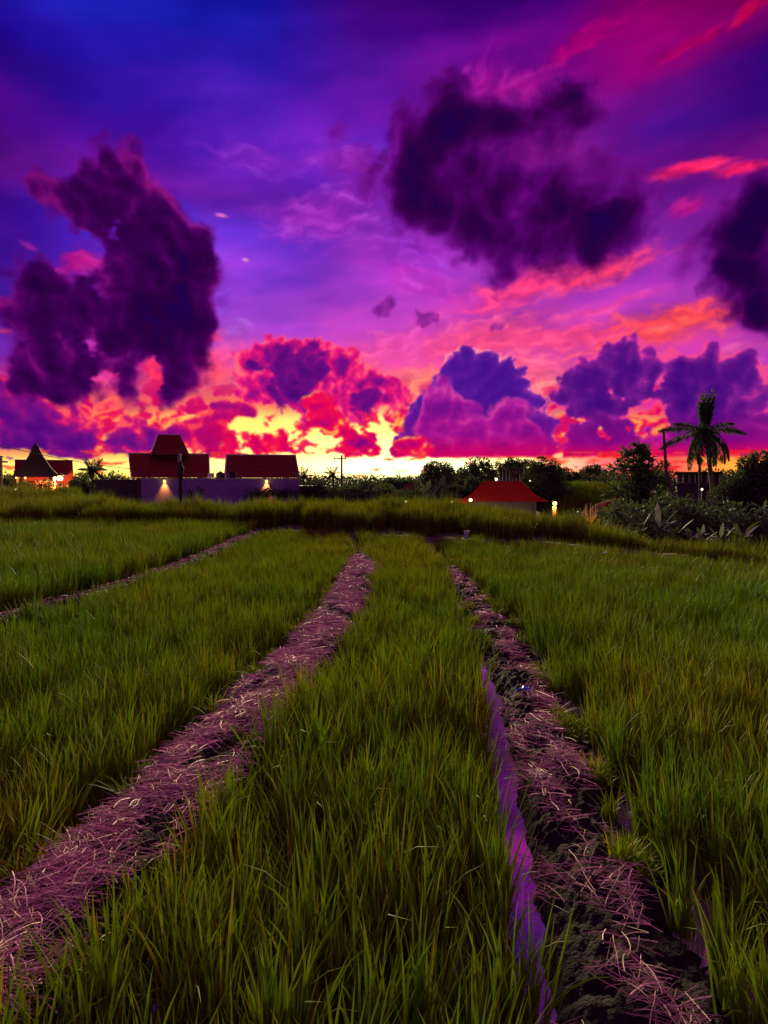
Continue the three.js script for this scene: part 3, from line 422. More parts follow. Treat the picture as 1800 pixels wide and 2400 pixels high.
// a house with a tall saddle roof whose pale barge boards frame the gables
function saddleHouse(label, px, D, ridge, eave, hRidge, hEave, depth, turn) {
  const t = thing('tiled_house', label, 'house', [bx(px, D + depth), 0, -D - depth], turn);
  part('wall', box(eave * 2 - 0.7, hEave + 1.2, depth * 2 - 0.9, 0, (hEave - 1.2) / 2 - 0.03, 0), duskPlaster, t);
  part('roof', merge([slope([-eave, hEave, depth], [eave, hEave, depth], [-ridge, hRidge, 0], [ridge, hRidge, 0], 11), slope([eave, hEave, -depth], [-eave, hEave, -depth], [ridge, hRidge, 0], [-ridge, hRidge, 0], 11)]), tileMat, t);
  for (const s of [-1, 1]) {
    part('gable', poly([[s * (eave - 0.25), hEave, depth - 0.2], [s * (eave - 0.25), hEave, -depth + 0.2], [s * (ridge - 0.2), hRidge - 0.15, 0]], [[0, 1, 2]]), timber, t);
    const b = []; for (const z of [1, -1]) b.push(tube([[s * eave, hEave - 0.03, z * depth * 1.02], [s * mixn(eave, ridge, 0.5), mixn(hEave, hRidge, 0.47), z * depth * 0.5], [s * ridge, hRidge + 0.05, 0]], 0.06, 0.06, 8, 5));
    part('barge_board', merge(b), paleTrim, t);
  }
  part('ridge_cap', bar([-ridge, hRidge + 0.05, 0], [ridge, hRidge + 0.05, 0], 0.065), paleTrim, t);
  part('eave_board', box(eave * 2 - 0.05, 0.08, 0.05, 0, hEave - 0.07, depth - 0.02), timber, t);
  return t;
}
const h1 = saddleHouse('house with dark red saddle roof and a raised steep middle tier', 398, 60, 3.2, 3.02, hy(1065, 61.7), hy(1119, 60), 1.7, facing(398, 0.07));
{ const y0 = hy(1067, 61.2) + 0.02, y1 = hy(1020, 61.7), a = 1.5, b = 0.88, d = 1.05, e = 0.16, up = part('upper_roof', merge([slope([-a, y0, d], [a, y0, d], [-b, y1, e], [b, y1, e], 9), slope([a, y0, -d], [-a, y0, -d], [b, y1, -e], [-b, y1, -e], 9), slope([a, y0, d], [a, y0, -d], [b, y1, e], [b, y1, -e], 9), slope([-a, y0, -d], [-a, y0, d], [-b, y1, -e], [-b, y1, e], 9)]), tileMat, h1);
  part('ridge_cap', box(2 * b, 0.05, 0.36, 0, y1 + 0.03, 0), paleTrim, up);
  for (const s of [-1, 1]) for (const z of [1, -1]) part('hip_cap', bar([s * a, y0, z * d], [s * b, y1 + 0.02, z * e], 0.035, 5), paleTrim, up);
  part('antenna', bar([0.0, y1, 0], [0.0, y1 + 0.62, 0], 0.014, 5), timber, h1); }
const h2 = saddleHouse('house with plain dark red saddle roof behind the dusk-tinted wall', 613, 60, 2.82, 2.95, hy(1068, 61.6), hy(1119.5, 60), 1.65, facing(613, 0.08));
{ // roof tanks and boxes between and before the two houses
  const t = thing('water_tank', 'dark round water tank standing between the two tall roofs', 'water tank', [bx(515, 59), hy(1121, 59) - 0.3, -59.3]);
  part('tank_body', new THREE.LatheGeometry([[0, 0], [0.32, 0], [0.34, 0.06], [0.34, 0.6], [0.3, 0.72], [0.12, 0.8], [0.12, 0.86], [0, 0.86]].map(([a, b]) => new THREE.Vector2(a, b)), 18), std(0.04, 0.03, 0.04, 0.5), t);
  for (const y of [0.18, 0.36, 0.54]) part('tank_rib', at(new THREE.TorusGeometry(0.345, 0.018, 5, 20), 0, y, 0, Math.PI / 2), timber, t);
  const c = thing('air_conditioner', 'pale air conditioner box on the wall beside the round tank', 'air conditioner', [bx(495, 58.5), hy(1119, 58.5), -58.5], 0.2);
  part('casing', box(0.5, 0.34, 0.24, 0, 0.17, 0), paleTrim, c); part('fan_grille', at(new THREE.TorusGeometry(0.12, 0.02, 5, 16), 0, 0.17, 0.125), timber, c);
  const s = thing('roof_vent', 'dark vent stack with two pale pipes before the second roof', 'vent', [bx(545, 58.3), hy(1121, 58.3), -58.3]);
  part('vent_box', box(0.42, 0.5, 0.3, 0, 0.25, 0), std(0.03, 0.025, 0.03, 0.8), s); part('pipe', bar([0.3, 0, 0], [0.3, 0.52, 0], 0.025), paleTrim, s); part('pipe', bar([-0.32, 0, 0], [-0.32, 0.44, 0], 0.02), paleTrim, s); part('lid', box(0.48, 0.05, 0.36, 0, 0.53, 0), timber, s);
}
function gardenWall(label, px0, px1, D, top, bottom, m, capM) {
  const w = bx(px1, D) - bx(px0, D), pc = (px0 + px1) / 2, t = thing('garden_wall', label, 'wall', [bx(pc, D), 0, -D], facing(pc));
  part('wall_face', box(w, top - bottom, 0.18, 0, (top + bottom) / 2, 0), m, t); part('wall_cap', box(w + 0.06, 0.07, 0.26, 0, top + 0.035, 0), capM, t); return t;
}
gardenWall('long white plastered garden wall, violet dusk light put into its colour, below the two tall red roofs', 340, 703, 57.5, hy(1123.5, 57.5), -1, duskPlaster, paleTrim);
gardenWall('dark brown garden wall left of the long dusk-tinted wall', 221, 338, 57, hy(1126, 57), -1, darkWall, timber);
{ // low grey shed beyond the right end of the white wall
  const D = 58, t = thing('low_shed', 'low dark flat roofed shed right of the dusk-tinted wall', 'shed', [bx(733, D), 0, -D], facing(733));
  part('wall', box(1.9, 1.9, 1.6, 0, hy(1141, D) - 0.95, 0), darkWall, t); part('roof', box(2.15, 0.09, 1.9, 0, hy(1138, D) - 0.05, 0), timber, t); part('door', box(0.5, 1.3, 0.04, -0.4, hy(1141, D) - 1.2, 0.82), timber, t);
}
{ // red hip roof at the right
  const D = 50, c = 1178, yE = hy(1175, D), yR = hy(1131, D + 1.6), yM = mixn(yE, yR, 0.22), t = thing('red_roof_house', 'low house with bright red hip roof right of the middle', 'house', [bx(c, D + 1.6), 0, -D - 1.6], facing(c));
  const w = [2.95, 2.3, 1.27], d = [2.1, 1.5, 0.02], y = [yE, yM, yR], tiers = [];
  for (let i = 0; i < 2; i++) { const n = i ? 9 : 3, P = (s, z, k) => [s * w[k], y[k], z * d[k]]; for (const [s0, z0, s1, z1] of [[-1, 1, 1, 1], [1, 1, 1, -1], [1, -1, -1, -1], [-1, -1, -1, 1]]) tiers.push(slope(P(s0, z0, i), P(s1, z1, i), P(s0, z0, i + 1), P(s1, z1, i + 1), n)); }
  const roof = part('roof', merge(tiers), brightTile, t);
  part('ridge_cap', bar([-1.27, yR + 0.03, 0], [1.27, yR + 0.03, 0], 0.055), brightTile, roof);
  for (const s of [-1, 1]) part('hip_cap', tube([[s * 2.98, yE + 0.02, 2.12], [s * 2.3, yM + 0.04, 1.5], [s * 1.28, yR + 0.04, 0.02]], 0.045, 0.045, 8, 5), brightTile, roof);
  part('wall', box(4.5, 2.6, 3, 0, yE - 1.33, 0), std(0.13, 0.09, 0.17, 0.85), t);
  part('door', box(0.7, 1.8, 0.05, -1.5, yE - 1.3, 1.52), timber, t); part('window', box(0.9, 0.8, 0.05, 0.7, yE - 0.9, 1.52), darkWall, t);
  for (const x of [-2.1, 2.1]) part('post', box(0.12, 2.4, 0.12, x, yE - 1.2, 1.75), timber, t);
  const D2 = 49, l = thing('lean_to_roof', 'small tiled lean-to roof lit orange beside the red hip roof', 'lean-to', [bx(1072, D2), 0, -D2 - 0.4], facing(1078));
  part('roof', slope([-0.75, hy(1180, D2), 0.5], [0.75, hy(1181, D2), 0.5], [-0.35, hy(1171, D2), -0.5], [0.7, hy(1168, D2), -0.5], 5), brightTile, l); for (const x of [-0.6, 0.6]) part('post', box(0.08, 2, 0.08, x, hy(1181, D2) - 1, 0.35), timber, l);
}
{ // dark red roof half hidden behind the garden shrubs
  const D = 60, yB = hy(1182, D), yT = hy(1137, D), t = thing('hidden_house', 'dim red roofed house half hidden by orange lit shrubs', 'house', [bx(966, D + 1.2), 0, -D - 1.2], facing(966));
  const P = (k, s, z) => k ? [s * 0.62, yT, z * 0.1] : [s * 1.25, yB, z * 1.2];
  const roof = part('roof', merge([[-1, 1, 1, 1], [1, 1, 1, -1], [1, -1, -1, -1], [-1, -1, -1, 1]].map(([a, b, c, d]) => slope(P(0, a, b), P(0, c, d), P(1, a, b), P(1, c, d), 9))), tileMat, t);
  part('ridge_cap', bar([-0.64, yT + 0.03, 0], [0.64, yT + 0.03, 0], 0.05), tileMat, roof); part('wall', box(2, 1.8, 1.9, 0, yB - 0.92, 0), darkWall, t); part('door', box(0.55, 1.4, 0.05, 0.2, yB - 1.1, 0.97), timber, t);
}
{ // pavilion with a concave peaked roof, and the long roof behind it
  const D = 60, t = thing('peaked_pavilion', 'open pavilion with tall concave peaked thatch roof beside the floodlight', 'pavilion', [bx(86, D + 1.4), 0, -D - 1.4], facing(86, Math.PI / 4 * 0));
  const prof = [[0.02, 4.36], [0.14, 4.32], [0.3, 3.98], [0.56, 3.42], [0.84, 2.96], [1.2, 2.42], [1.6, 1.98], [2.0, 1.66]], p = [], f = [];
  for (const [r, y] of prof) for (let k = 0; k < 24; k++) { const a = k / 24 * Math.PI * 2 + Math.PI / 4, c = Math.max(Math.abs(Math.cos(a)), Math.abs(Math.sin(a))), q = mixn(1, 1 / c, 0.8); p.push([Math.cos(a) * r * q * 0.98, y, Math.sin(a) * r * q * 0.98]); }
  for (let j = 0; j < prof.length - 1; j++) for (let k = 0; k < 24; k++) f.push([j * 24 + k, j * 24 + (k + 1) % 24, j * 24 + 24 + (k + 1) % 24, j * 24 + 24 + k]);
  part('roof', poly(p, f), thatch, t); part('finial', at(new THREE.SphereGeometry(0.1, 10, 8), 0, 4.38, 0), thatch, t);
  for (const s of [-1, 1]) for (const z of [-1, 1]) part('post', box(0.16, 2.7, 0.16, s * 1.35, 0.35, z * 1.35), std(0.32, 0.18, 0.1, 0.7), t);
  part('platform', box(3.4, 0.5, 3.4, 0, -0.75, 0), timber, t); part('rear_wall', box(2.6, 2.3, 0.1, 0, 0.2, -1.36), std(0.35, 0.12, 0.07, 0.8), t);
  for (const x of [-0.75, -0.1, 0.6]) part('curtain', box(0.42, 2, 0.06, x, 0.3, -1.2), std(0.5, 0.1, 0.05, 0.8), t);
  const D2 = 64, l = thing('long_roof_house', 'house with square dark roof directly behind the peaked pavilion', 'house', [bx(105, D2 + 1.4), 0, -D2 - 1.4], facing(104));
  const yR = hy(1079, D2), yE = hy(1136, D2);
  part('roof', merge([slope([-2.35, yE, 1.3], [2.35, yE, 1.3], [-2.3, yR, 0], [2.3, yR, 0], 11), slope([2.35, yE, -1.3], [-2.35, yE, -1.3], [2.3, yR, 0], [-2.3, yR, 0], 11)]), tileMat, l); part('ridge_cap', bar([-2.34, yR + 0.04, 0], [2.34, yR + 0.04, 0], 0.05), timber, l);
  part('wall', box(4.3, 2.2, 2.2, 0, yE - 1.1, 0), std(0.35, 0.13, 0.07, 0.85), l); part('window', box(0.75, 0.6, 0.05, 1.75, yE - 0.75, 1.12), std(0.2, 0.1, 0.05, 0.4), l);
}
function columnHall(label, px0, px1, pyRoof, pyTop, pyBase, D, n, flat) {
  const w = bx(px1, D) - bx(px0, D), pc = (px0 + px1) / 2, t = thing('columned_hall', label, 'building', [bx(pc, D), 0, -D], facing(pc)), yT = hy(pyTop, D), yB = hy(pyBase, D), yR = hy(pyRoof, D), pale = std(0.5, 0.42, 0.46, 0.8);
  for (let i = 0; i < n; i++) part('column', new THREE.CylinderGeometry(0.07, 0.08, yT - yB, 8).translate((i / (n - 1) - 0.5) * (w - 0.3), (yT + yB) / 2, 1), pale, t);
  part('floor_slab', box(w, 0.2, 2.2, 0, yB - 0.1, 0), darkWall, t); part('rear_wall', box(w - 0.2, yT - yB, 0.12, 0, (yT + yB) / 2, -0.9), darkWall, t); part('base_wall', box(w - 0.3, 2.4, 1.9, 0, yB - 1.4, 0), darkWall, t);
  part('roof', flat ? box(w + 0.3, yR - yT, 2.5, 0, (yT + yR) / 2, 0) : merge([slope([-w / 2 - 0.3, yT, 1.4], [w / 2 + 0.3, yT, 1.4], [-w / 4, yR, 0], [w / 4, yR, 0], 6), slope([w / 2 + 0.3, yT, -1.4], [-w / 2 - 0.3, yT, -1.4], [w / 4, yR, 0], [-w / 4, yR, 0], 6), slope([w / 2 + 0.3, yT, 1.4], [w / 2 + 0.3, yT, -1.4], [w / 4, yR, 0], [w / 4, yR, 0], 6), slope([-w / 2 - 0.3, yT, -1.4], [-w / 2 - 0.3, yT, 1.4], [-w / 4, yR, 0], [-w / 4, yR, 0], 6)]), thatch, t);
}
columnHall('distant open hall with a row of pale columns above the red hip roof', 1168, 1236, 1086, 1105, 1127, 86, 9, false);
columnHall('distant pale columned building glimpsed behind the coconut palm', 1588, 1684, 1106, 1112, 1131, 84, 8, true);
{ // low red awning at the right
  const D = 30, t = thing('red_awning', 'low sloping red awning between the bare stump tree and thin pole', 'awning', [bx(1418, D), 0, -D], facing(1418));
  part('roof', slope([-0.5, hy(1192, D), 0.35], [0.42, hy(1183, D), 0.35], [-0.4, hy(1183, D), -0.3], [0.42, hy(1168, D), -0.3], 4), brightTile, t); for (const [x, y] of [[-0.45, 1190], [0.38, 1178]]) part('post', box(0.05, 1.4, 0.05, x, hy(y, D) - 0.7, 0), timber, t);
}

// ================= trees and plants =================
const leafy = (r, g, b, t = 0.35) => new THREE.MeshPhysicalMaterial({ color: rgb(r, g, b), roughness: 0.9, transmission: t, thickness: 0, side: THREE.DoubleSide });
const leafDark = leafy(0.05, 0.085, 0.022), leafMid = leafy(0.07, 0.1, 0.025, 0.45), leafRed = leafDark, leafWarm = leafMid, leafPale = leafy(0.2, 0.24, 0.17, 0.25), bark = std(0.07, 0.05, 0.04, 0.95), paleBark = std(0.16, 0.12, 0.1, 0.95);
function pushLeaf(p, c, dir, L, w, r) {   // a folded pointed leaf of two faces on each side of its rib
  const s = new THREE.Vector3(r() - 0.5, r() - 0.5, r() - 0.5).cross(dir).normalize().multiplyScalar(w * 0.5), n = s.clone().cross(dir).normalize().multiplyScalar(w * 0.18), m = c.clone().addScaledVector(dir, L * 0.45), e = c.clone().addScaledVector(dir, L).addScaledVector(n, -0.6), a = m.clone().add(s).add(n), b = m.clone().sub(s).add(n);
  for (const v of [c, a, e, c, e, b]) p.push(v.x, v.y, v.z);
}
const fromTris = (p) => { const g = new THREE.BufferGeometry(); g.setAttribute('position', new THREE.Float32BufferAttribute(p, 3)); g.computeVertexNormals(); return g; };
// clumps: [x, y, z, radius, squash]; leaves sit on the shell of small balls spread through each clump
function crownGeometry(clumps, perArea, L, seed, droop = 0.2) {
  const r = rng(seed), p = [], d = new THREE.Vector3(), c = new THREE.Vector3();
  for (const [x, y, z, R, sq = 0.8] of clumps) {
    const balls = Math.max(5, Math.round(9 * R / L * 0.62));
    for (let i = 0; i < balls; i++) {
      const u = r() * 2 - 1, a = r() * 6.283, k = Math.cbrt(0.15 + 0.85 * r()), s = Math.sqrt(1 - u * u), bx0 = x + R * k * s * Math.cos(a), by0 = y + R * k * u * sq, bz0 = z + R * k * s * Math.sin(a), br = R * (0.2 + 0.22 * r()), n = Math.round(perArea * br * br / (L * L) * 30);
      for (let j = 0; j < n; j++) { const v = r() * 2 - 1, b = r() * 6.283, q = Math.sqrt(1 - v * v); d.set(q * Math.cos(b), v, q * Math.sin(b)); c.set(bx0, by0, bz0).addScaledVector(d, br * (0.55 + 0.5 * r())); d.x += (r() - 0.5) * 1.2; d.y += (r() - 0.5) * 1.2 - droop; d.z += (r() - 0.5) * 1.2; d.normalize(); pushLeaf(p, c, d, L * (0.7 + 0.6 * r()), L * (0.36 + 0.2 * r()), r); }
    }
  }
  return fromTris(p);
}
function leafTree(name, label, category, px, D, base, clumps, o = {}) {
  const t = thing(name, label, category, [bx(px, D), base, -D], 0, o.group), limbs = [], rr = rng(o.seed || 5);
  if (o.trunk) { const top = clumps[0], h = o.trunk[1]; limbs.push(tube([[0, -0.4, 0], [0.05, h * 0.5, 0.03], [top[0] * 0.3, h, top[2] * 0.3]], o.trunk[0], o.trunk[0] * 0.7, 8, 7)); for (const [x, y, z] of clumps) limbs.push(tube([[0.02, h * 0.75, 0], [x * 0.4, mixn(h, y, 0.5), z * 0.4], [x, y, z]], o.trunk[0] * 0.6, o.trunk[0] * 0.12, 6, 5)); }
  else for (const [x, y, z] of clumps) limbs.push(tube([[x * 0.3, -0.3, z * 0.3], [x * 0.7, y * 0.5, z * 0.6], [x, y, z]], 0.035, 0.012, 5, 5));
  part(o.trunk ? 'trunk' : 'stems', merge(limbs), o.bark || bark, t); part('crown', crownGeometry(clumps, o.dense || 1, o.leaf || 0.2, o.seed || 5, o.droop), o.mat || leafDark, t); return t;
}
const S55 = 55 / K;
leafTree('garden_tree', 'rounded dark tree against the brightest glow, left of the umbrella-shaped tree', 'tree', 1026, 55, -1.4, [[0, 3.5, 0, 0.95], [-0.65, 2.75, 0.1, 0.85], [0.6, 2.9, -0.1, 0.8], [-0.2, 2.3, 0.3, 0.8], [0.7, 2.1, 0.2, 0.65], [-0.9, 2.1, 0, 0.45]], { trunk: [0.13, 1.7], leaf: 0.19, seed: 3, mat: leafRed, dense: 1.1 });
leafTree('garden_tree', 'umbrella-crowned leafy tree standing over the left end of the red hip roof', 'tree', 1118, 57, -1.5, [[0, 4.1, 0, 0.8, 0.5], [-0.8, 3.65, 0.1, 0.75, 0.45], [0.8, 3.6, 0, 0.8, 0.45], [-1.15, 3.3, 0, 0.4, 0.5], [0.15, 2.6, 0, 1.0], [-0.4, 1.6, 0.2, 1.0], [0.7, 1.7, 0.1, 0.9]], { trunk: [0.12, 2.2], leaf: 0.24, seed: 8, dense: 0.9 });
leafTree('garden_tree', 'broad dark tree behind the right end of the red hip roof', 'tree', 1274, 60, -1.4, [[0.3, 3.9, 0, 0.85], [-0.6, 3.2, 0.1, 1.0], [0.9, 3.3, 0, 0.85], [0, 2.4, 0.3, 1.3], [-1.2, 2.2, 0, 0.8], [1.3, 2.3, 0, 0.8], [0.2, 1.2, 0.3, 1.3], [-1.0, 1.1, 0.2, 0.9], [1.2, 1.2, 0.2, 0.9]], { trunk: [0.16, 1.8], leaf: 0.22, seed: 12 });
leafTree('garden_tree', 'small flat-topped tree on the skyline left of the whorl-leaved tree', 'tree', 1391, 76, 0, [[0, 2.5, 0, 0.75, 0.6], [-0.8, 2.2, 0, 0.6, 0.6], [0.7, 2.2, 0, 0.55, 0.6]], { trunk: [0.09, 1.5], leaf: 0.24, seed: 14 });
leafTree('garden_tree', 'dark bushy tree on the skyline between broad tree and small flat-topped tree', 'tree', 1335, 72, -0.3, [[0, 2.2, 0, 0.9, 0.7], [-0.7, 1.8, 0, 0.8], [0.8, 1.7, 0, 0.8]], { trunk: [0.1, 1.2], leaf: 0.24, seed: 15 });
leafTree('garden_tree', 'low spreading tree shading the distant columned hall', 'tree', 1206, 82, -0.6, [[-1.3, 3.6, 0, 0.75, 0.45], [0, 3.9, 0, 0.8, 0.4], [1.3, 3.75, 0, 0.8, 0.45], [2.3, 3.4, 0, 0.7, 0.6]], { trunk: [0.13, 2.8], leaf: 0.24, seed: 17, mat: leafRed });
leafTree('dark_tree', 'big black-leaved tree filling the right edge beyond the terrace', 'tree', 1772, 29, -1.4, [[0.2, 3.2, 0, 0.8], [-0.4, 2.6, 0.2, 0.8], [0.8, 2.9, 0, 0.8], [-0.9, 2.0, 0.3, 0.7], [0.2, 1.7, 0.4, 1.0], [1.1, 1.8, 0.2, 0.9], [-0.6, 1.1, 0.5, 0.8], [0.5, 0.8, 0.5, 0.9], [1.3, 0.8, 0.3, 0.8]], { trunk: [0.14, 1.4], leaf: 0.17, seed: 21, dense: 1.3 });
leafTree('dark_tree', 'dark rounded tree between the coconut palm and the tree at the right edge', 'tree', 1722, 34, -1.4, [[0, 2.5, 0, 0.75], [-0.6, 2.0, 0.1, 0.65], [0.6, 1.9, 0, 0.7], [0, 1.2, 0.3, 0.9], [0.8, 1.0, 0.2, 0.7], [-0.7, 0.9, 0.3, 0.7]], { trunk: [0.1, 1.2], leaf: 0.17, seed: 22, dense: 1.2 });
// shrubs and garden plants before the glow
const SHRUBS = [[742, 57, 1128, 1.0, 'thin shrub right behind the low dark shed', leafRed], [772, 58, 1144, 1.1, 'orange lit shrub left of the power pole', leafWarm], [826, 58, 1142, 1.3, 'orange lit bush just right of the power pole', leafWarm], [868, 60, 1136, 1.5, 'reddish bush second to the right of the power pole', leafRed], [906, 56, 1140, 1.1, 'orange lit bush left of the dim red roof', leafWarm], [934, 63, 1122, 1.7, 'tall dark round bush behind the dim red roof', leafRed], [1046, 52, 1150, 1.0, 'dark bush below the rounded tree', leafDark], [1078, 58, 1140, 1.4, 'dark bush behind the small lean-to roof', leafDark], [186, 54, 1112, 1.2, 'orange lit bush left of the dark brown wall', leafWarm], [118, 56.5, 1128, 0.8, 'bright lit bush below the pavilion floodlight', leafWarm], [64, 57, 1126, 0.8, 'dim bush before the peaked pavilion', leafRed], [16, 55, 1118, 1.0, 'dark bush at the left edge beside the post', leafDark]];
SHRUBS.forEach(([px, D, py, R, label, mat], i) => { const base = -0.8, h = hy(py, D) - base; leafTree('garden_shrub', label, 'shrub', px, D, base, [[0, h - R * 0.5, 0, R * 0.6], [-R * 0.45, h * 0.62, 0.1, R * 0.6], [R * 0.45, h * 0.6, 0, R * 0.6], [0, h * 0.35, 0.2, R * 0.7]], { leaf: 0.17, seed: 60 + i, mat, dense: 0.75 }); });
[[600, 1150], [640, 1146], [676, 1148]].forEach(([px, py], i) => { const base = -0.7, D = 56.6, h = hy(py, D) - base; leafTree('garden_shrub', ['leftmost of three dark shrubs against the dusk-tinted wall', 'middle one of three dark shrubs against the dusk-tinted wall, below its lamp', 'rightmost of three dark shrubs against the dusk-tinted wall'][i], 'shrub', px, D, base, [[0, h - 0.2, 0, 0.4], [-0.5, h * 0.7, 0, 0.45], [0.5, h * 0.7, 0, 0.45]], { leaf: 0.14, seed: 90 + i, dense: 0.7 }); });
[[446, 1150], [470, 1144]].forEach(([px, py], i) => { const base = -0.7, D = 56.8, h = hy(py, D) - base; leafTree('garden_shrub', ['tiny shrub at the dusk-tinted wall right of the banner pole', 'small wispy shrub at the dusk-tinted wall between its two lamps'][i], 'shrub', px, D, base, [[0, h - 0.15, 0, 0.28], [-0.15, h * 0.6, 0, 0.3]], { leaf: 0.12, seed: 96 + i, dense: 0.45 }); });
// ---- palms: a frond is a rib with drooping leaflets down both sides ----
function frondGeometry(L, sag, leaflet, seed, hang = 0.5) {
  const r = rng(seed), p = [], pts = [], n = 34; for (let i = 0; i <= 12; i++) { const t = i / 12; pts.push([L * (t - 0.16 * sag * t * t * t), L * (0.28 * t - sag * t * t * 0.72), 0]); }
  const c = new THREE.CatmullRomCurve3(pts.map((q) => new THREE.Vector3(...q))), d = new THREE.Vector3(), q = new THREE.Vector3();
  for (let i = 2; i <= n; i++) for (const s of [-1, 1]) { const t = i / n; c.getPointAt(Math.min(1, t), q); c.getTangentAt(Math.min(1, t), d); const l = leaflet * Math.pow(Math.sin(Math.min(1, t * 0.86 + 0.14) * Math.PI), 0.6) * (0.8 + 0.35 * r()), dir = new THREE.Vector3(d.x * 0.55, d.y * 0.55 - hang * (0.8 + 0.5 * r()), s * (0.7 + 0.2 * r())).normalize(); pushLeaf(p, q, dir, l, 0.07 + 0.025 * r(), r); }
  return merge([fromTris(p), tube(pts, 0.03, 0.006, 10, 5)]);
}
const FROND = [frondGeometry(2.2, 0.55, 0.62, 31, 0.75), frondGeometry(2.1, 0.95, 0.66, 32, 0.9), frondGeometry(1.9, 0.15, 0.5, 33, 0.3)];
{ // the coconut palm
  const D = 42, base = -1.5, top = hy(1008, D) - base, t = thing('coconut_palm', 'tall coconut palm with drooping fronds and an upright spear of new leaves', 'palm tree', [bx(1672, D), base, -D]), lx = bx(1650, D) - bx(1672, D);
  part('trunk', tube([[0.15, -0.3, 0], [0.05, top * 0.3, 0], [lx * 0.5, top * 0.65, 0.05], [lx, top, 0]], 0.17, 0.1, 16, 9), bark, t);
  const r = rng(12), crown = [[0, 0.05, 0, 0.95], [0.35, -0.5, 1, 0.9], [-0.4, -0.45, 1, 0.92], [Math.PI, 0.1, 0, 0.95], [2.75, -0.28, 0, 0.98], [3.6, -0.5, 1, 0.9], [-2.4, -0.8, 1, 0.85], [2.2, -0.75, 1, 0.9], [1.57, -0.4, 0, 0.8], [-1.57, -0.6, 1, 0.85], [-1.0, -0.95, 1, 0.8], [0.05, -0.85, 1, 0.85], [3.1, -0.95, 1, 0.85], [2.9, 0.35, 0, 0.7], [-0.9, 0.3, 0, 0.7], [4.2, 0.3, 0, 0.7]];
  for (const [a, e, k, s] of crown) { const f = part('frond', FROND[k], leafDark, t); f.position.set(lx, top, 0); f.rotation.set(0, a, e, 'YZX'); f.scale.set(s * (1.1 + 0.4 * r()), s * 1.3, s * (1.0 + 0.5 * r())); }
  for (let i = 0; i < 11; i++) { const f = part('spear_frond', FROND[2], leafDark, t); f.position.set(lx + (r() - 0.5) * 0.16, top - 0.05 + 0.1 * r(), (r() - 0.5) * 0.16); f.rotation.set(0, r() * 6.28, 1.17 + 0.24 * r(), 'YZX'); f.scale.setScalar(0.65 + 0.65 * r()); }
  [[0.2, 0.1], [-0.18, 0.12], [0.05, -0.22], [0.12, 0.2], [-0.1, -0.1]].forEach(([x, z]) => part('coconut', at(new THREE.SphereGeometry(0.11, 8, 7), lx + x, top - 0.25 - Math.abs(x), z), bark, t));
}
{ const D = 46, t = thing('thin_palm_trunk', 'thin dark trunk standing just left of the coconut palm trunk', 'tree trunk', [bx(1640, D), -1.5, -D]); part('trunk', tube([[0, -0.3, 0], [0.02, 2, 0], [-0.08, hy(1062, D) + 1.5, 0]], 0.1, 0.075, 10, 7), bark, t); part('leaf_stub', merge([0.4, 2.2, 4].map((a) => tube([[-0.08, hy(1064, D) + 1.5, 0], [-0.08 + 0.25 * Math.cos(a), hy(1058, D) + 1.5, 0.25 * Math.sin(a)], [-0.08 + 0.42 * Math.cos(a), hy(1066, D) + 1.5, 0.4 * Math.sin(a)]], 0.025, 0.012, 5, 5))), leafDark, t); }
{ const D = 36, b = -1.4, t = thing('dead_palm', 'bare curved broken trunk left of the coconut palm', 'dead tree', [bx(1583, D), b, -D]), X = (px) => bx(px, D) - bx(1583, D), Y = (py) => hy(py, D) - b; part('trunk', tube([[0.1, -0.3, 0], [0, Y(1180), 0], [X(1572), Y(1140), 0], [X(1562), Y(1110), 0], [X(1557), Y(1060), 0], [X(1553), Y(1014), 0]], 0.1, 0.065, 18, 8), paleBark, t); part('broken_tip', at(new THREE.ConeGeometry(0.06, 0.14, 7), X(1552.5), Y(1011), 0), paleBark, t); part('hanging_vine', tube([[X(1560), Y(1090), 0.05], [X(1566), Y(1098), 0.05], [X(1567), Y(1118), 0.05]], 0.02, 0.012, 6, 5), leafDark, t); }
function smallPalm(label, px, D, base, pyTop, size, n, mat, seed) {
  const t = thing('small_palm', label, 'palm tree', [bx(px, D), base, -D]), h = hy(pyTop, D) - base, r = rng(seed); part('trunk', tube([[0, -0.3, 0], [0.03, h * 0.5, 0], [0, h, 0]], 0.09, 0.06, 6, 7), bark, t);
  for (let i = 0; i < n; i++) { const f = part('frond', FROND[i % 3], mat, t); f.position.set(0, h, 0); f.rotation.set(0, i / n * 6.283 + r() * 0.4, [0.35, -0.25, 0.75][i % 3] + 0.3 * (r() - 0.5), 'YZX'); f.scale.setScalar(size * (0.8 + 0.4 * r())); }
}
smallPalm('spiky palm silhouetted left of the first red roofed house', 217, 53, -0.8, 1104, 0.55, 20, leafDark, 51);
smallPalm('small palm leaning over the right end of the dusk-tinted wall', 712, 57, -0.8, 1116, 0.42, 12, leafRed, 52);
smallPalm('slim palm silhouetted left beside the power pole', 781, 60, -0.8, 1112, 0.42, 12, leafRed, 53);
smallPalm('orange lit palm in front of the dim red roof', 1000, 50, -1.2, 1152, 0.45, 14, leafWarm, 54);
smallPalm('dark palm below the rounded tree, right of the orange palm', 1032, 51, -1.2, 1143, 0.5, 14, leafMid, 55);
smallPalm('low bushy palm under the pavilion floodlight', 96, 55, -0.8, 1138, 0.32, 12, leafWarm, 56);
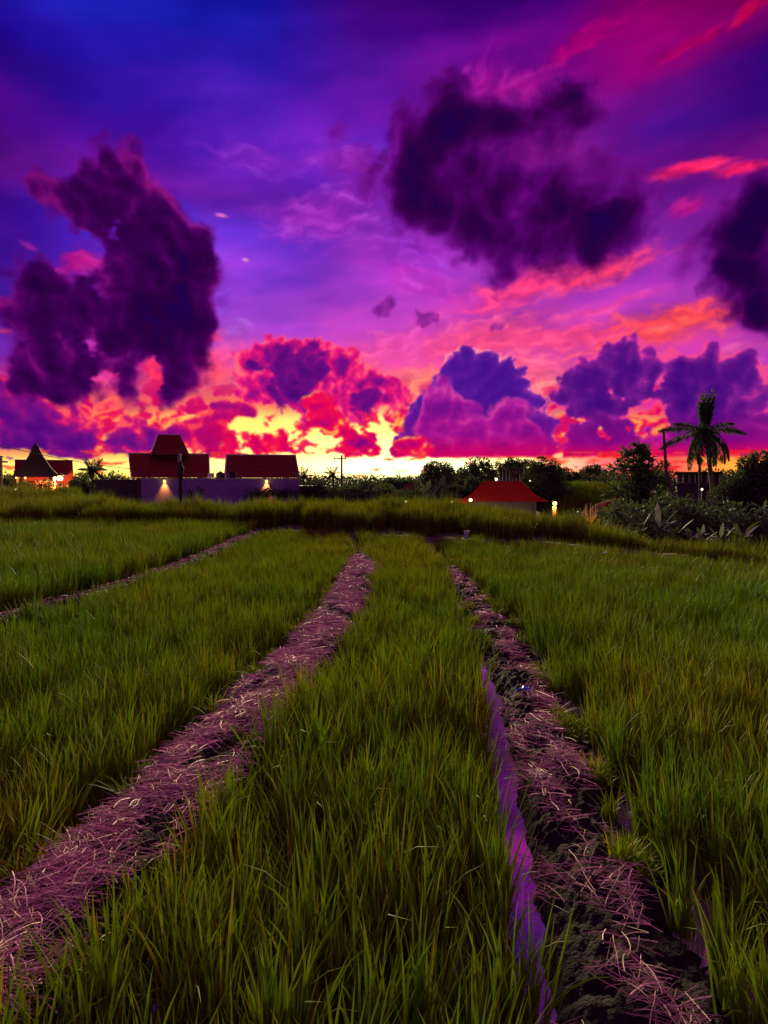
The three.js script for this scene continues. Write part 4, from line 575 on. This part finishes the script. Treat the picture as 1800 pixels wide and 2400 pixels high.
{ // the tree whose leaves stand in whorls at the branch ends
  const D = 37, base = -1.5, t = thing('whorl_leaved_tree', 'dark tree with whorls of long leaves at its branch ends', 'tree', [bx(1492, D), base, -D]), r = rng(44), p = [], limbs = [tube([[0, -0.3, 0], [0.05, 0.7, 0], [0, 1.3, 0]], 0.15, 0.11, 6, 8)], c = new THREE.Vector3(), d = new THREE.Vector3();
  const top = (x) => 4.75 - 0.55 * Math.abs(x + 0.1) - 0.5 * x * x * 0.5;
  for (let i = 0; i < 135; i++) {
    const x = (r() + r() - 1) * 1.9, hmax = Math.min(top(x), 5.1), y = i < 16 ? hmax - 0.3 * r() : 0.5 + (hmax - 0.5) * Math.pow(r(), 0.9), z = (r() - 0.5) * 2.2 * (1 - 0.12 * y); c.set(x, y, z);
    if (i < 60) limbs.push(tube([[0, 1.1 + 0.2 * r(), 0], [x * 0.45, mixn(1.2, y, 0.6), z * 0.5], [x, y, z]], 0.045, 0.02, 5, 5));
    const n = 9 + Math.floor(r() * 4), L = 0.34 + 0.12 * r(), a0 = r() * 6;
    for (let k = 0; k < n; k++) { const a = a0 + k / n * 6.283, e = 0.95 - 1.75 * r(); d.set(Math.cos(a) * Math.cos(e), Math.sin(e), Math.sin(a) * Math.cos(e)); pushLeaf(p, c, d, L * (0.8 + 0.5 * r()), 0.13, r); }
  }
  part('trunk', merge(limbs), bark, t); part('crown', fromTris(p), leafDark, t);
}
// ---- big-leaved plants along the terrace edge: every leaf its own blade ----
function paddleLeaf(L, w, bend) { const p = [], n = 7; for (let i = 0; i < n; i++) { const f = (t) => { const y = L * t * (1 - 0.25 * bend * t * t), z = L * bend * t * t * 0.8, k = w * 0.5 * Math.pow(Math.sin(Math.min(1, 0.04 + t * 0.96) * Math.PI), 0.75); return [[-k, y + 0.12 * k, z], [0, y, z], [k, y + 0.12 * k, z]]; }; const a = f(i / n), b = f((i + 1) / n); for (const s of [0, 1]) p.push(...a[s], ...a[s + 1], ...b[s + 1], ...a[s], ...b[s + 1], ...b[s]); } return fromTris(p); }
const PADDLE = [paddleLeaf(0.62, 0.15, 0.3), paddleLeaf(0.55, 0.13, 0.75), paddleLeaf(0.7, 0.13, 0.12)];
const PLANTS = [[1462, 23, 1207, 0.9, 'leftmost', 0], [1500, 22, 1206, 1.0, 'second from left', 1], [1545, 21.5, 1203, 1.2, 'third from left, tallest', 0], [1584, 21, 1212, 1.0, 'fourth from left', 1], [1622, 20.5, 1222, 0.9, 'fifth from left', 0], [1648, 20, 1226, 0.8, 'sixth from left', 1], [1690, 19.5, 1226, 1.0, 'second from right', 0], [1738, 19, 1218, 1.15, 'rightmost, upright pale leaves', 1]];
PLANTS.forEach(([px, D, py, s, which, k], i) => {
  const r = rng(300 + i), base = hy(py + 34, D) - 0.25, t = thing('broad_leaved_plant', `broad-leaved plant in row along right terrace edge, ${which}`, 'plant', [bx(px, D), base, -D], r() * 6, 'broad-leaved plants along the terrace edge');
  part('stem', tube([[0, -0.5, 0], [0.01, 0, 0], [0, 0.18, 0]], 0.03, 0.02, 4, 6), leafMid, t);
  for (let j = 0; j < 8; j++) { const f = part('leaf', PADDLE[j % 3], j % 3 ? leafPale : leafMid, t); f.position.set(0, 0.1 + 0.05 * r(), 0); f.rotation.set(0.25 + 0.75 * r(), j / 8 * 6.283 + r(), 0, 'YXZ'); f.scale.setScalar(s * (0.75 + 0.4 * r())); }
});
{ // scrub filling the lower ground at the right
  const r = rng(600), cl = []; for (let i = 0; i < 70; i++) { const D = 21 + 16 * r(), px = 1250 + 650 * r(), x = bx(px, D); if (D < backD(x) + 2.5 || (px < 1440 && D < 30)) continue; const tp = hy(1168 + 50 * r() + (px < 1440 ? 20 : 0) + 30 * sstep(1600, 1800, px), D); cl.push([x, tp - 0.5, -D, 0.55 + 0.4 * r()], [x + 0.2, tp - 1.1, -D + 0.3, 0.7]); }
  tag(part('undergrowth', crownGeometry(cl, 0.55, 0.2, 601), leafDark), 'black tangle of undergrowth below the palm and trees at the right', 'undergrowth', null, 'stuff');
  const c2 = []; for (let i = 0; i < 44; i++) { const D = 55 + 12 * r(), px = 700 + 390 * r(); c2.push([bx(px, D), hy(1152 + 16 * r(), D) - 0.4, -D, 0.8 + 0.3 * r(), 0.6]); }
  tag(part('undergrowth', crownGeometry(c2, 0.5, 0.24, 602), leafRed), 'reddish low garden growth behind the middle of the terrace', 'undergrowth', null, 'stuff');
  const c3 = []; for (let i = 0; i < 150; i++) { const x = -62 + 124 * (i + r()) / 150, D = 95 + 14 * r(), px = 900 + x / D * K, y = px < 1060 ? hy(1124 + 5 * noise2(px * 0.02, 1), D) : hy(1110 + 7 * noise2(px * 0.02, 1), D); c3.push([x, y - 0.9, -D, 1.3 + 0.5 * r(), 0.7], [x, y - 2.1, -D + 0.4, 1.5, 0.7]); }
  tag(part('treeline', crownGeometry(c3, 0.4, 0.5, 603), leafRed), 'low dark treeline along the horizon under the glow', 'trees', null, 'stuff');
}

// ================= lamps =================
const glowMat = (r, g, b, k) => new THREE.MeshStandardMaterial({ color: rgb(0.8, 0.8, 0.8), emissive: rgb(r, g, b), emissiveIntensity: k, roughness: 0.5 });
const WARM = [1, 0.5, 0.12], PALE = [1, 0.78, 0.5], poleDark = std(0.04, 0.035, 0.03, 0.7);
function light(t, [r, g, b], cd, x, y, z, rad = 2) { const l = new THREE.PointLight(rgb(r, g, b), cd); l.position.set(x, y, z); l.castShadow = true; l.shadow.radius = rad; l.name = 'lamp_light'; t.add(l); }
function globeLamp(label, px, py, D, col, R, k, cd, base, addedHood) {
  const t = thing('garden_lamp', label, 'lamp', [bx(px, D), base, -D]), h = hy(py, D) - base;
  part('lamp_globe', at(new THREE.SphereGeometry(R, 14, 10), 0, h, 0), glowMat(...col, k), t); part('post', tube([[0, -0.2, 0], [0, h * 0.5, 0], [0, h - R * 0.9, 0]], 0.035, 0.03, 3, 6), poleDark, t); part('collar', at(new THREE.CylinderGeometry(R * 0.55, R * 0.4, R * 0.4, 10), 0, h - R, 0), poleDark, t);
  if (addedHood) part('lamp_hood', at(new THREE.ConeGeometry(addedHood, 0.22, 16), 0, h + R + 0.06, 0), poleDark, t);  // added cone that keeps the floodlight from reaching the roofs above
  if (cd) light(t, col, cd, 0, h, 0);
}
globeLamp('glaring orange floodlight beside the peaked pavilion at the left', 141, 1121, 60.5, [1, 0.55, 0.16], 0.24, 4, 260, -0.8, 0.55);
globeLamp('small warm lamp under the left eave of the pavilion', 39, 1120, 57.5, WARM, 0.08, 1.6, 2.5, -0.8);
globeLamp('small warm lamp under the right eave of the pavilion', 60, 1120, 57.5, WARM, 0.08, 1.6, 2.5, -0.8);
globeLamp('upper one of the two low white lamps before the pavilion', 38, 1147, 50, PALE, 0.08, 5, 0.5, -0.7);
globeLamp('lower one of the two low white lamps before the pavilion', 45.5, 1150.5, 50, PALE, 0.09, 5, 0.5, -0.7);
globeLamp('round pale garden lamp below the dim red roof', 952, 1176, 49, PALE, 0.075, 1.3, 2*1.2, -1.4);
globeLamp('round pale garden lamp left of the small lean-to', 1060, 1177, 47, PALE, 0.075, 1.3, 2*1.6, -1.6);
globeLamp('round pale garden lamp at the left corner of the red hip roof', 1103, 1172, 46.5, [1, 0.75, 0.4], 0.11, 2.4, 7, -1.6);
globeLamp('pale lamp beside the distant columned hall', 1162, 1123, 78, PALE, 0.17, 3, 3, -0.6);
globeLamp('small white lamp under the broad dark tree', 1242, 1127, 58, PALE, 0.05, 1.6, 0.4, -1.4);
globeLamp('small white lamp under the coconut palm, left of its trunk', 1645, 1147, 40, PALE, 0.05, 4, 0.2, -1.5);
globeLamp('small white lamp right of the coconut palm trunk', 1691, 1147, 41, PALE, 0.05, 4, 0.2, -1.5);
globeLamp('small white lamp low before the red hip roof house, right side', 1355, 1200, 36, PALE, 0.04, 1.6, 0.2, -1.6);
for (const [px, label] of [[386, 'orange wall lamp under the eave of the house with the raised tier'], [625, 'orange wall lamp on the dusk-tinted wall above the dark shrubs']]) {
  const th = facing(521.5), s = (px - 900) / K, D = (57.5 * Math.cos(th) - bx(521.5, 57.5) * Math.sin(th)) / (Math.cos(th) - s * Math.sin(th)) - 0.24, t = thing('wall_lamp', label, 'lamp', [bx(px, D), hy(1128, D), -D], th);
  part('lamp_glass', at(new THREE.SphereGeometry(0.1, 12, 8).scale(1, 1.5, 1), 0, -0.02, 0), glowMat(1, 0.55, 0.12, 2), t); part('bracket', merge([box(0.04, 0.05, 0.22, 0, 0.12, -0.1), box(0.22, 0.03, 0.16, 0, 0.125, 0)]), poleDark, t); const sp = new THREE.SpotLight(rgb(1, 0.45, 0.04), 15, 0, 0.62, 0.9); sp.position.set(0, 0.02, 0.02); sp.target.position.set(0, -1.2, -0.2); sp.castShadow = true; sp.shadow.radius = 3; sp.name = 'lamp_light'; t.add(sp, sp.target);
}
{ // the lamp post right of the red hip roof
  const D = 44, base = -1.7, t = thing('lamp_post', 'lit lamp on a pale post right of the red hip roof', 'lamp', [bx(1299, D), base, -D]), h = hy(1180, D) - base;
  part('post', box(0.2, h - 0.1, 0.2, 0, (h - 0.1) / 2 - 0.1, -0.02), std(0.6, 0.45, 0.3, 0.8), t); part('lamp_glass', at(new THREE.SphereGeometry(0.13, 12, 10), 0, h, 0.17), glowMat(1, 0.62, 0.2, 2.4), t); part('lamp_hood', at(new THREE.ConeGeometry(0.2, 0.1, 12), 0, h + 0.16, 0.12), poleDark, t); light(t, [1, 0.42, 0.07], 8, 0, h, 0.17);
}
{ // the pruned bare tree, lit from its foot
  const D = 25, base = -0.9, t = thing('bare_stump_tree', 'pruned bare tree of upright stubby branches glowing orange', 'tree', [bx(1385, D), base, -D]), g = [], r = rng(70), top = hy(1178, D) - base, low = hy(1218, D) - base;
  g.push(tube([[0, -0.2, 0], [0.01, low * 0.6, 0], [0, low, 0]], 0.07, 0.06, 5, 7));
  for (const [x, z, h] of [[-0.2, 0.05, 0.75], [-0.12, -0.08, 0.9], [-0.03, 0.06, 1], [0.07, -0.02, 0.8], [0.15, 0.05, 0.95], [0.23, -0.04, 0.7], [-0.26, 0, 0.5], [0.02, 0.1, 0.6]]) { const H = low + (top - low) * h; g.push(tube([[0, low * 0.9, 0], [x * 0.9, mixn(low, H, 0.35), z], [x * 1.05 + 0.03 * (r() - 0.5), mixn(low, H, 0.7), z * 1.3], [x * (0.8 + 0.4 * r()), H, z * 1.4]], 0.026, 0.016, 8, 6)); g.push(tube([[x * 0.95, mixn(low, H, 0.5), z], [x * 1.3, mixn(low, H, 0.62), z * 1.3 + 0.02], [x * 1.35 + 0.03, mixn(low, H, 0.8), z * 1.3]], 0.018, 0.012, 5, 5)); }
  part('branches', merge(g), std(0.42, 0.26, 0.14, 0.85), t);
  const l = thing('garden_lamp', 'ground lamp at the foot of the pruned bare tree', 'lamp', [bx(1385, D) + 0.1, base, -D + 0.55]); part('lamp_globe', at(new THREE.SphereGeometry(0.05, 10, 8), 0, 0.45, 0), glowMat(1, 0.5, 0.12, 4), l); part('spike', tube([[0, -0.2, 0], [0, 0.1, 0], [0, 0.4, 0]], 0.02, 0.02, 3, 5), poleDark, l); light(l, [1, 0.42, 0.08], 2.2, 0, 0.45, 0);
}

// ================= poles, wires and small things =================
{ const D = 23, t = thing('thin_pole', 'thin wooden pole standing between the red awning and the broad-leaved plants', 'pole', [bx(1440, D), -0.6, -D]); part('shaft', tube([[0, -0.2, 0], [0.005, 0.8, 0], [0, hy(1168, D) + 0.6, 0]], 0.026, 0.022, 6, 7), std(0.35, 0.22, 0.12, 0.8), t); part('tip', at(new THREE.SphereGeometry(0.03, 8, 6), 0, hy(1168, D) + 0.61, 0), timber, t); }
{ // a bamboo pole with a dark cloth wound round it, stayed by a rope
  const D = 27.5, y0 = 0, b = hy(1178, D), t = thing('banner_pole', 'dark pole wrapped in furled cloth standing in the terrace rice', 'pole', [bx(422, D), b, -D]), Y = (py) => hy(py, D) - b;
  part('pole', tube([[0.03, -0.5, 0], [0.02, Y(1120), 0], [-0.02, Y(1054), 0]], 0.028, 0.018, 8, 7), std(0.2, 0.16, 0.14, 0.7), t);
  part('furled_cloth', merge([at(new THREE.LatheGeometry([[0.02, Y(1176)], [0.06, Y(1168)], [0.085, Y(1150)], [0.07, Y(1128)], [0.1, Y(1112)], [0.075, Y(1096)], [0.09, Y(1086)], [0.03, Y(1080)]].map(([a, c]) => new THREE.Vector2(a, c)), 11), 0.02, 0, 0), tube([[0.05, Y(1088), 0.05], [0.13, Y(1098), 0.05], [0.11, Y(1108), 0.04]], 0.05, 0.03, 6, 6)]), std(0.045, 0.03, 0.05, 0.9), t);
  part('top_sleeve', at(new THREE.CylinderGeometry(0.055, 0.06, 0.34, 10), -0.005, Y(1074), 0), std(0.3, 0.26, 0.42, 0.6), t);
  part('stay_rope', tube([[0, Y(1108), 0], [0.22, Y(1140), 0.05], [0.46, Y(1178), 0.1]], 0.009, 0.009, 6, 5), poleDark, t);
}
{ const D = 88, base = -1, t = thing('power_pole', 'power pole with a short crossarm against the glow', 'power pole', [bx(801, D), base, -D]), h = hy(1067, D) - base; part('shaft', tube([[0, -0.5, 0], [0, h * 0.5, 0], [0, h, 0]], 0.15, 0.11, 4, 8), poleDark, t); part('crossarm', box(1.5, 0.12, 0.12, -0.2, h - 0.42, 0), poleDark, t); for (const x of [-0.85, -0.3, 0.45]) part('insulator', at(new THREE.CylinderGeometry(0.05, 0.06, 0.2, 8), x, h - 0.27, 0), paleTrim, t); }
{ const D = 52, base = -0.8, t = thing('gate_post', 'dark square post at the left edge of the view', 'post', [bx(1, D), base, -D]), h = hy(1072, D) - base; part('shaft', box(0.26, h, 0.26, 0, h / 2, 0), timber, t); part('cap', box(0.34, 0.1, 0.34, 0, h + 0.05, 0), timber, t); part('lintel_stub', box(0.12, 0.12, 0.9, 0, h - 0.3, -0.55), timber, t); }
{ const P = (px, py, D) => new THREE.Vector3(bx(px, D), hy(py, D), -D), a = P(-160, 1000, 44), b = P(318, 1100, 60), pts = []; for (let i = 0; i <= 16; i++) { const t = i / 16, v = a.clone().lerp(b, t); v.y -= 0.35 * 4 * t * (1 - t); pts.push(v); } tag(part('overhead_cable', new THREE.TubeGeometry(new THREE.CatmullRomCurve3(pts), 40, 0.022, 6), poleDark), 'sagging overhead cable running above the pavilion to the first roof', 'cable'); }
{ // small lilac bucket on the foot bank
  const D = 19.6, t = thing('bucket', 'small pale lilac bucket standing on the bare foot bank', 'bucket', [bx(1094, D), hy(1264, D), -D]); part('body', new THREE.LatheGeometry([[0, 0.004], [0.05, 0], [0.072, 0.2], [0.078, 0.205], [0.078, 0.215], [0.066, 0.21], [0.046, 0.012], [0, 0.012]].map(([x, y]) => new THREE.Vector2(x, y)), 18), std(0.55, 0.42, 0.62, 0.5), t); part('handle', at(new THREE.TorusGeometry(0.075, 0.004, 5, 16, Math.PI), 0, 0.2, 0), poleDark, t);
}
{ // scraps of plastic
  const scrap = (s, seed) => { const r = rng(seed), g = new THREE.PlaneGeometry(s, s * 0.7, 10, 8), p = g.attributes.position; for (let i = 0; i < p.count; i++) { const x = p.getX(i), y = p.getY(i); p.setXYZ(i, x * (1 + 0.3 * noise2(y * 30, seed)), 0.35 * s * (0.5 + noise2(x * 22 + seed, y * 22)), y * (1 + 0.3 * noise2(x * 30, seed + 4))); } g.computeVertexNormals(); return g; };
  const D = 6.24, x = bx(1234, D); const b = part('plastic_scrap', scrap(0.1, 3), std(0.05, 0.14, 0.75, 0.4, { side: THREE.DoubleSide })); b.position.set(x, hR((x - bundR(D)) / 0.2, D) + 0.015, -D); b.rotation.y = 0.6; tag(b, 'crumpled bright blue plastic scrap on the dark mud bank', 'litter');
  const D2 = 14.5, w = part('plastic_scrap', scrap(0.09, 8), std(0.8, 0.78, 0.8, 0.5, { side: THREE.DoubleSide })); w.position.set(bx(1421, D2), hy(1297, D2), -D2); w.rotation.y = 1.2; tag(w, 'small white scrap caught on the rice of the right field', 'litter');
}

renderer.render(scene, camera);
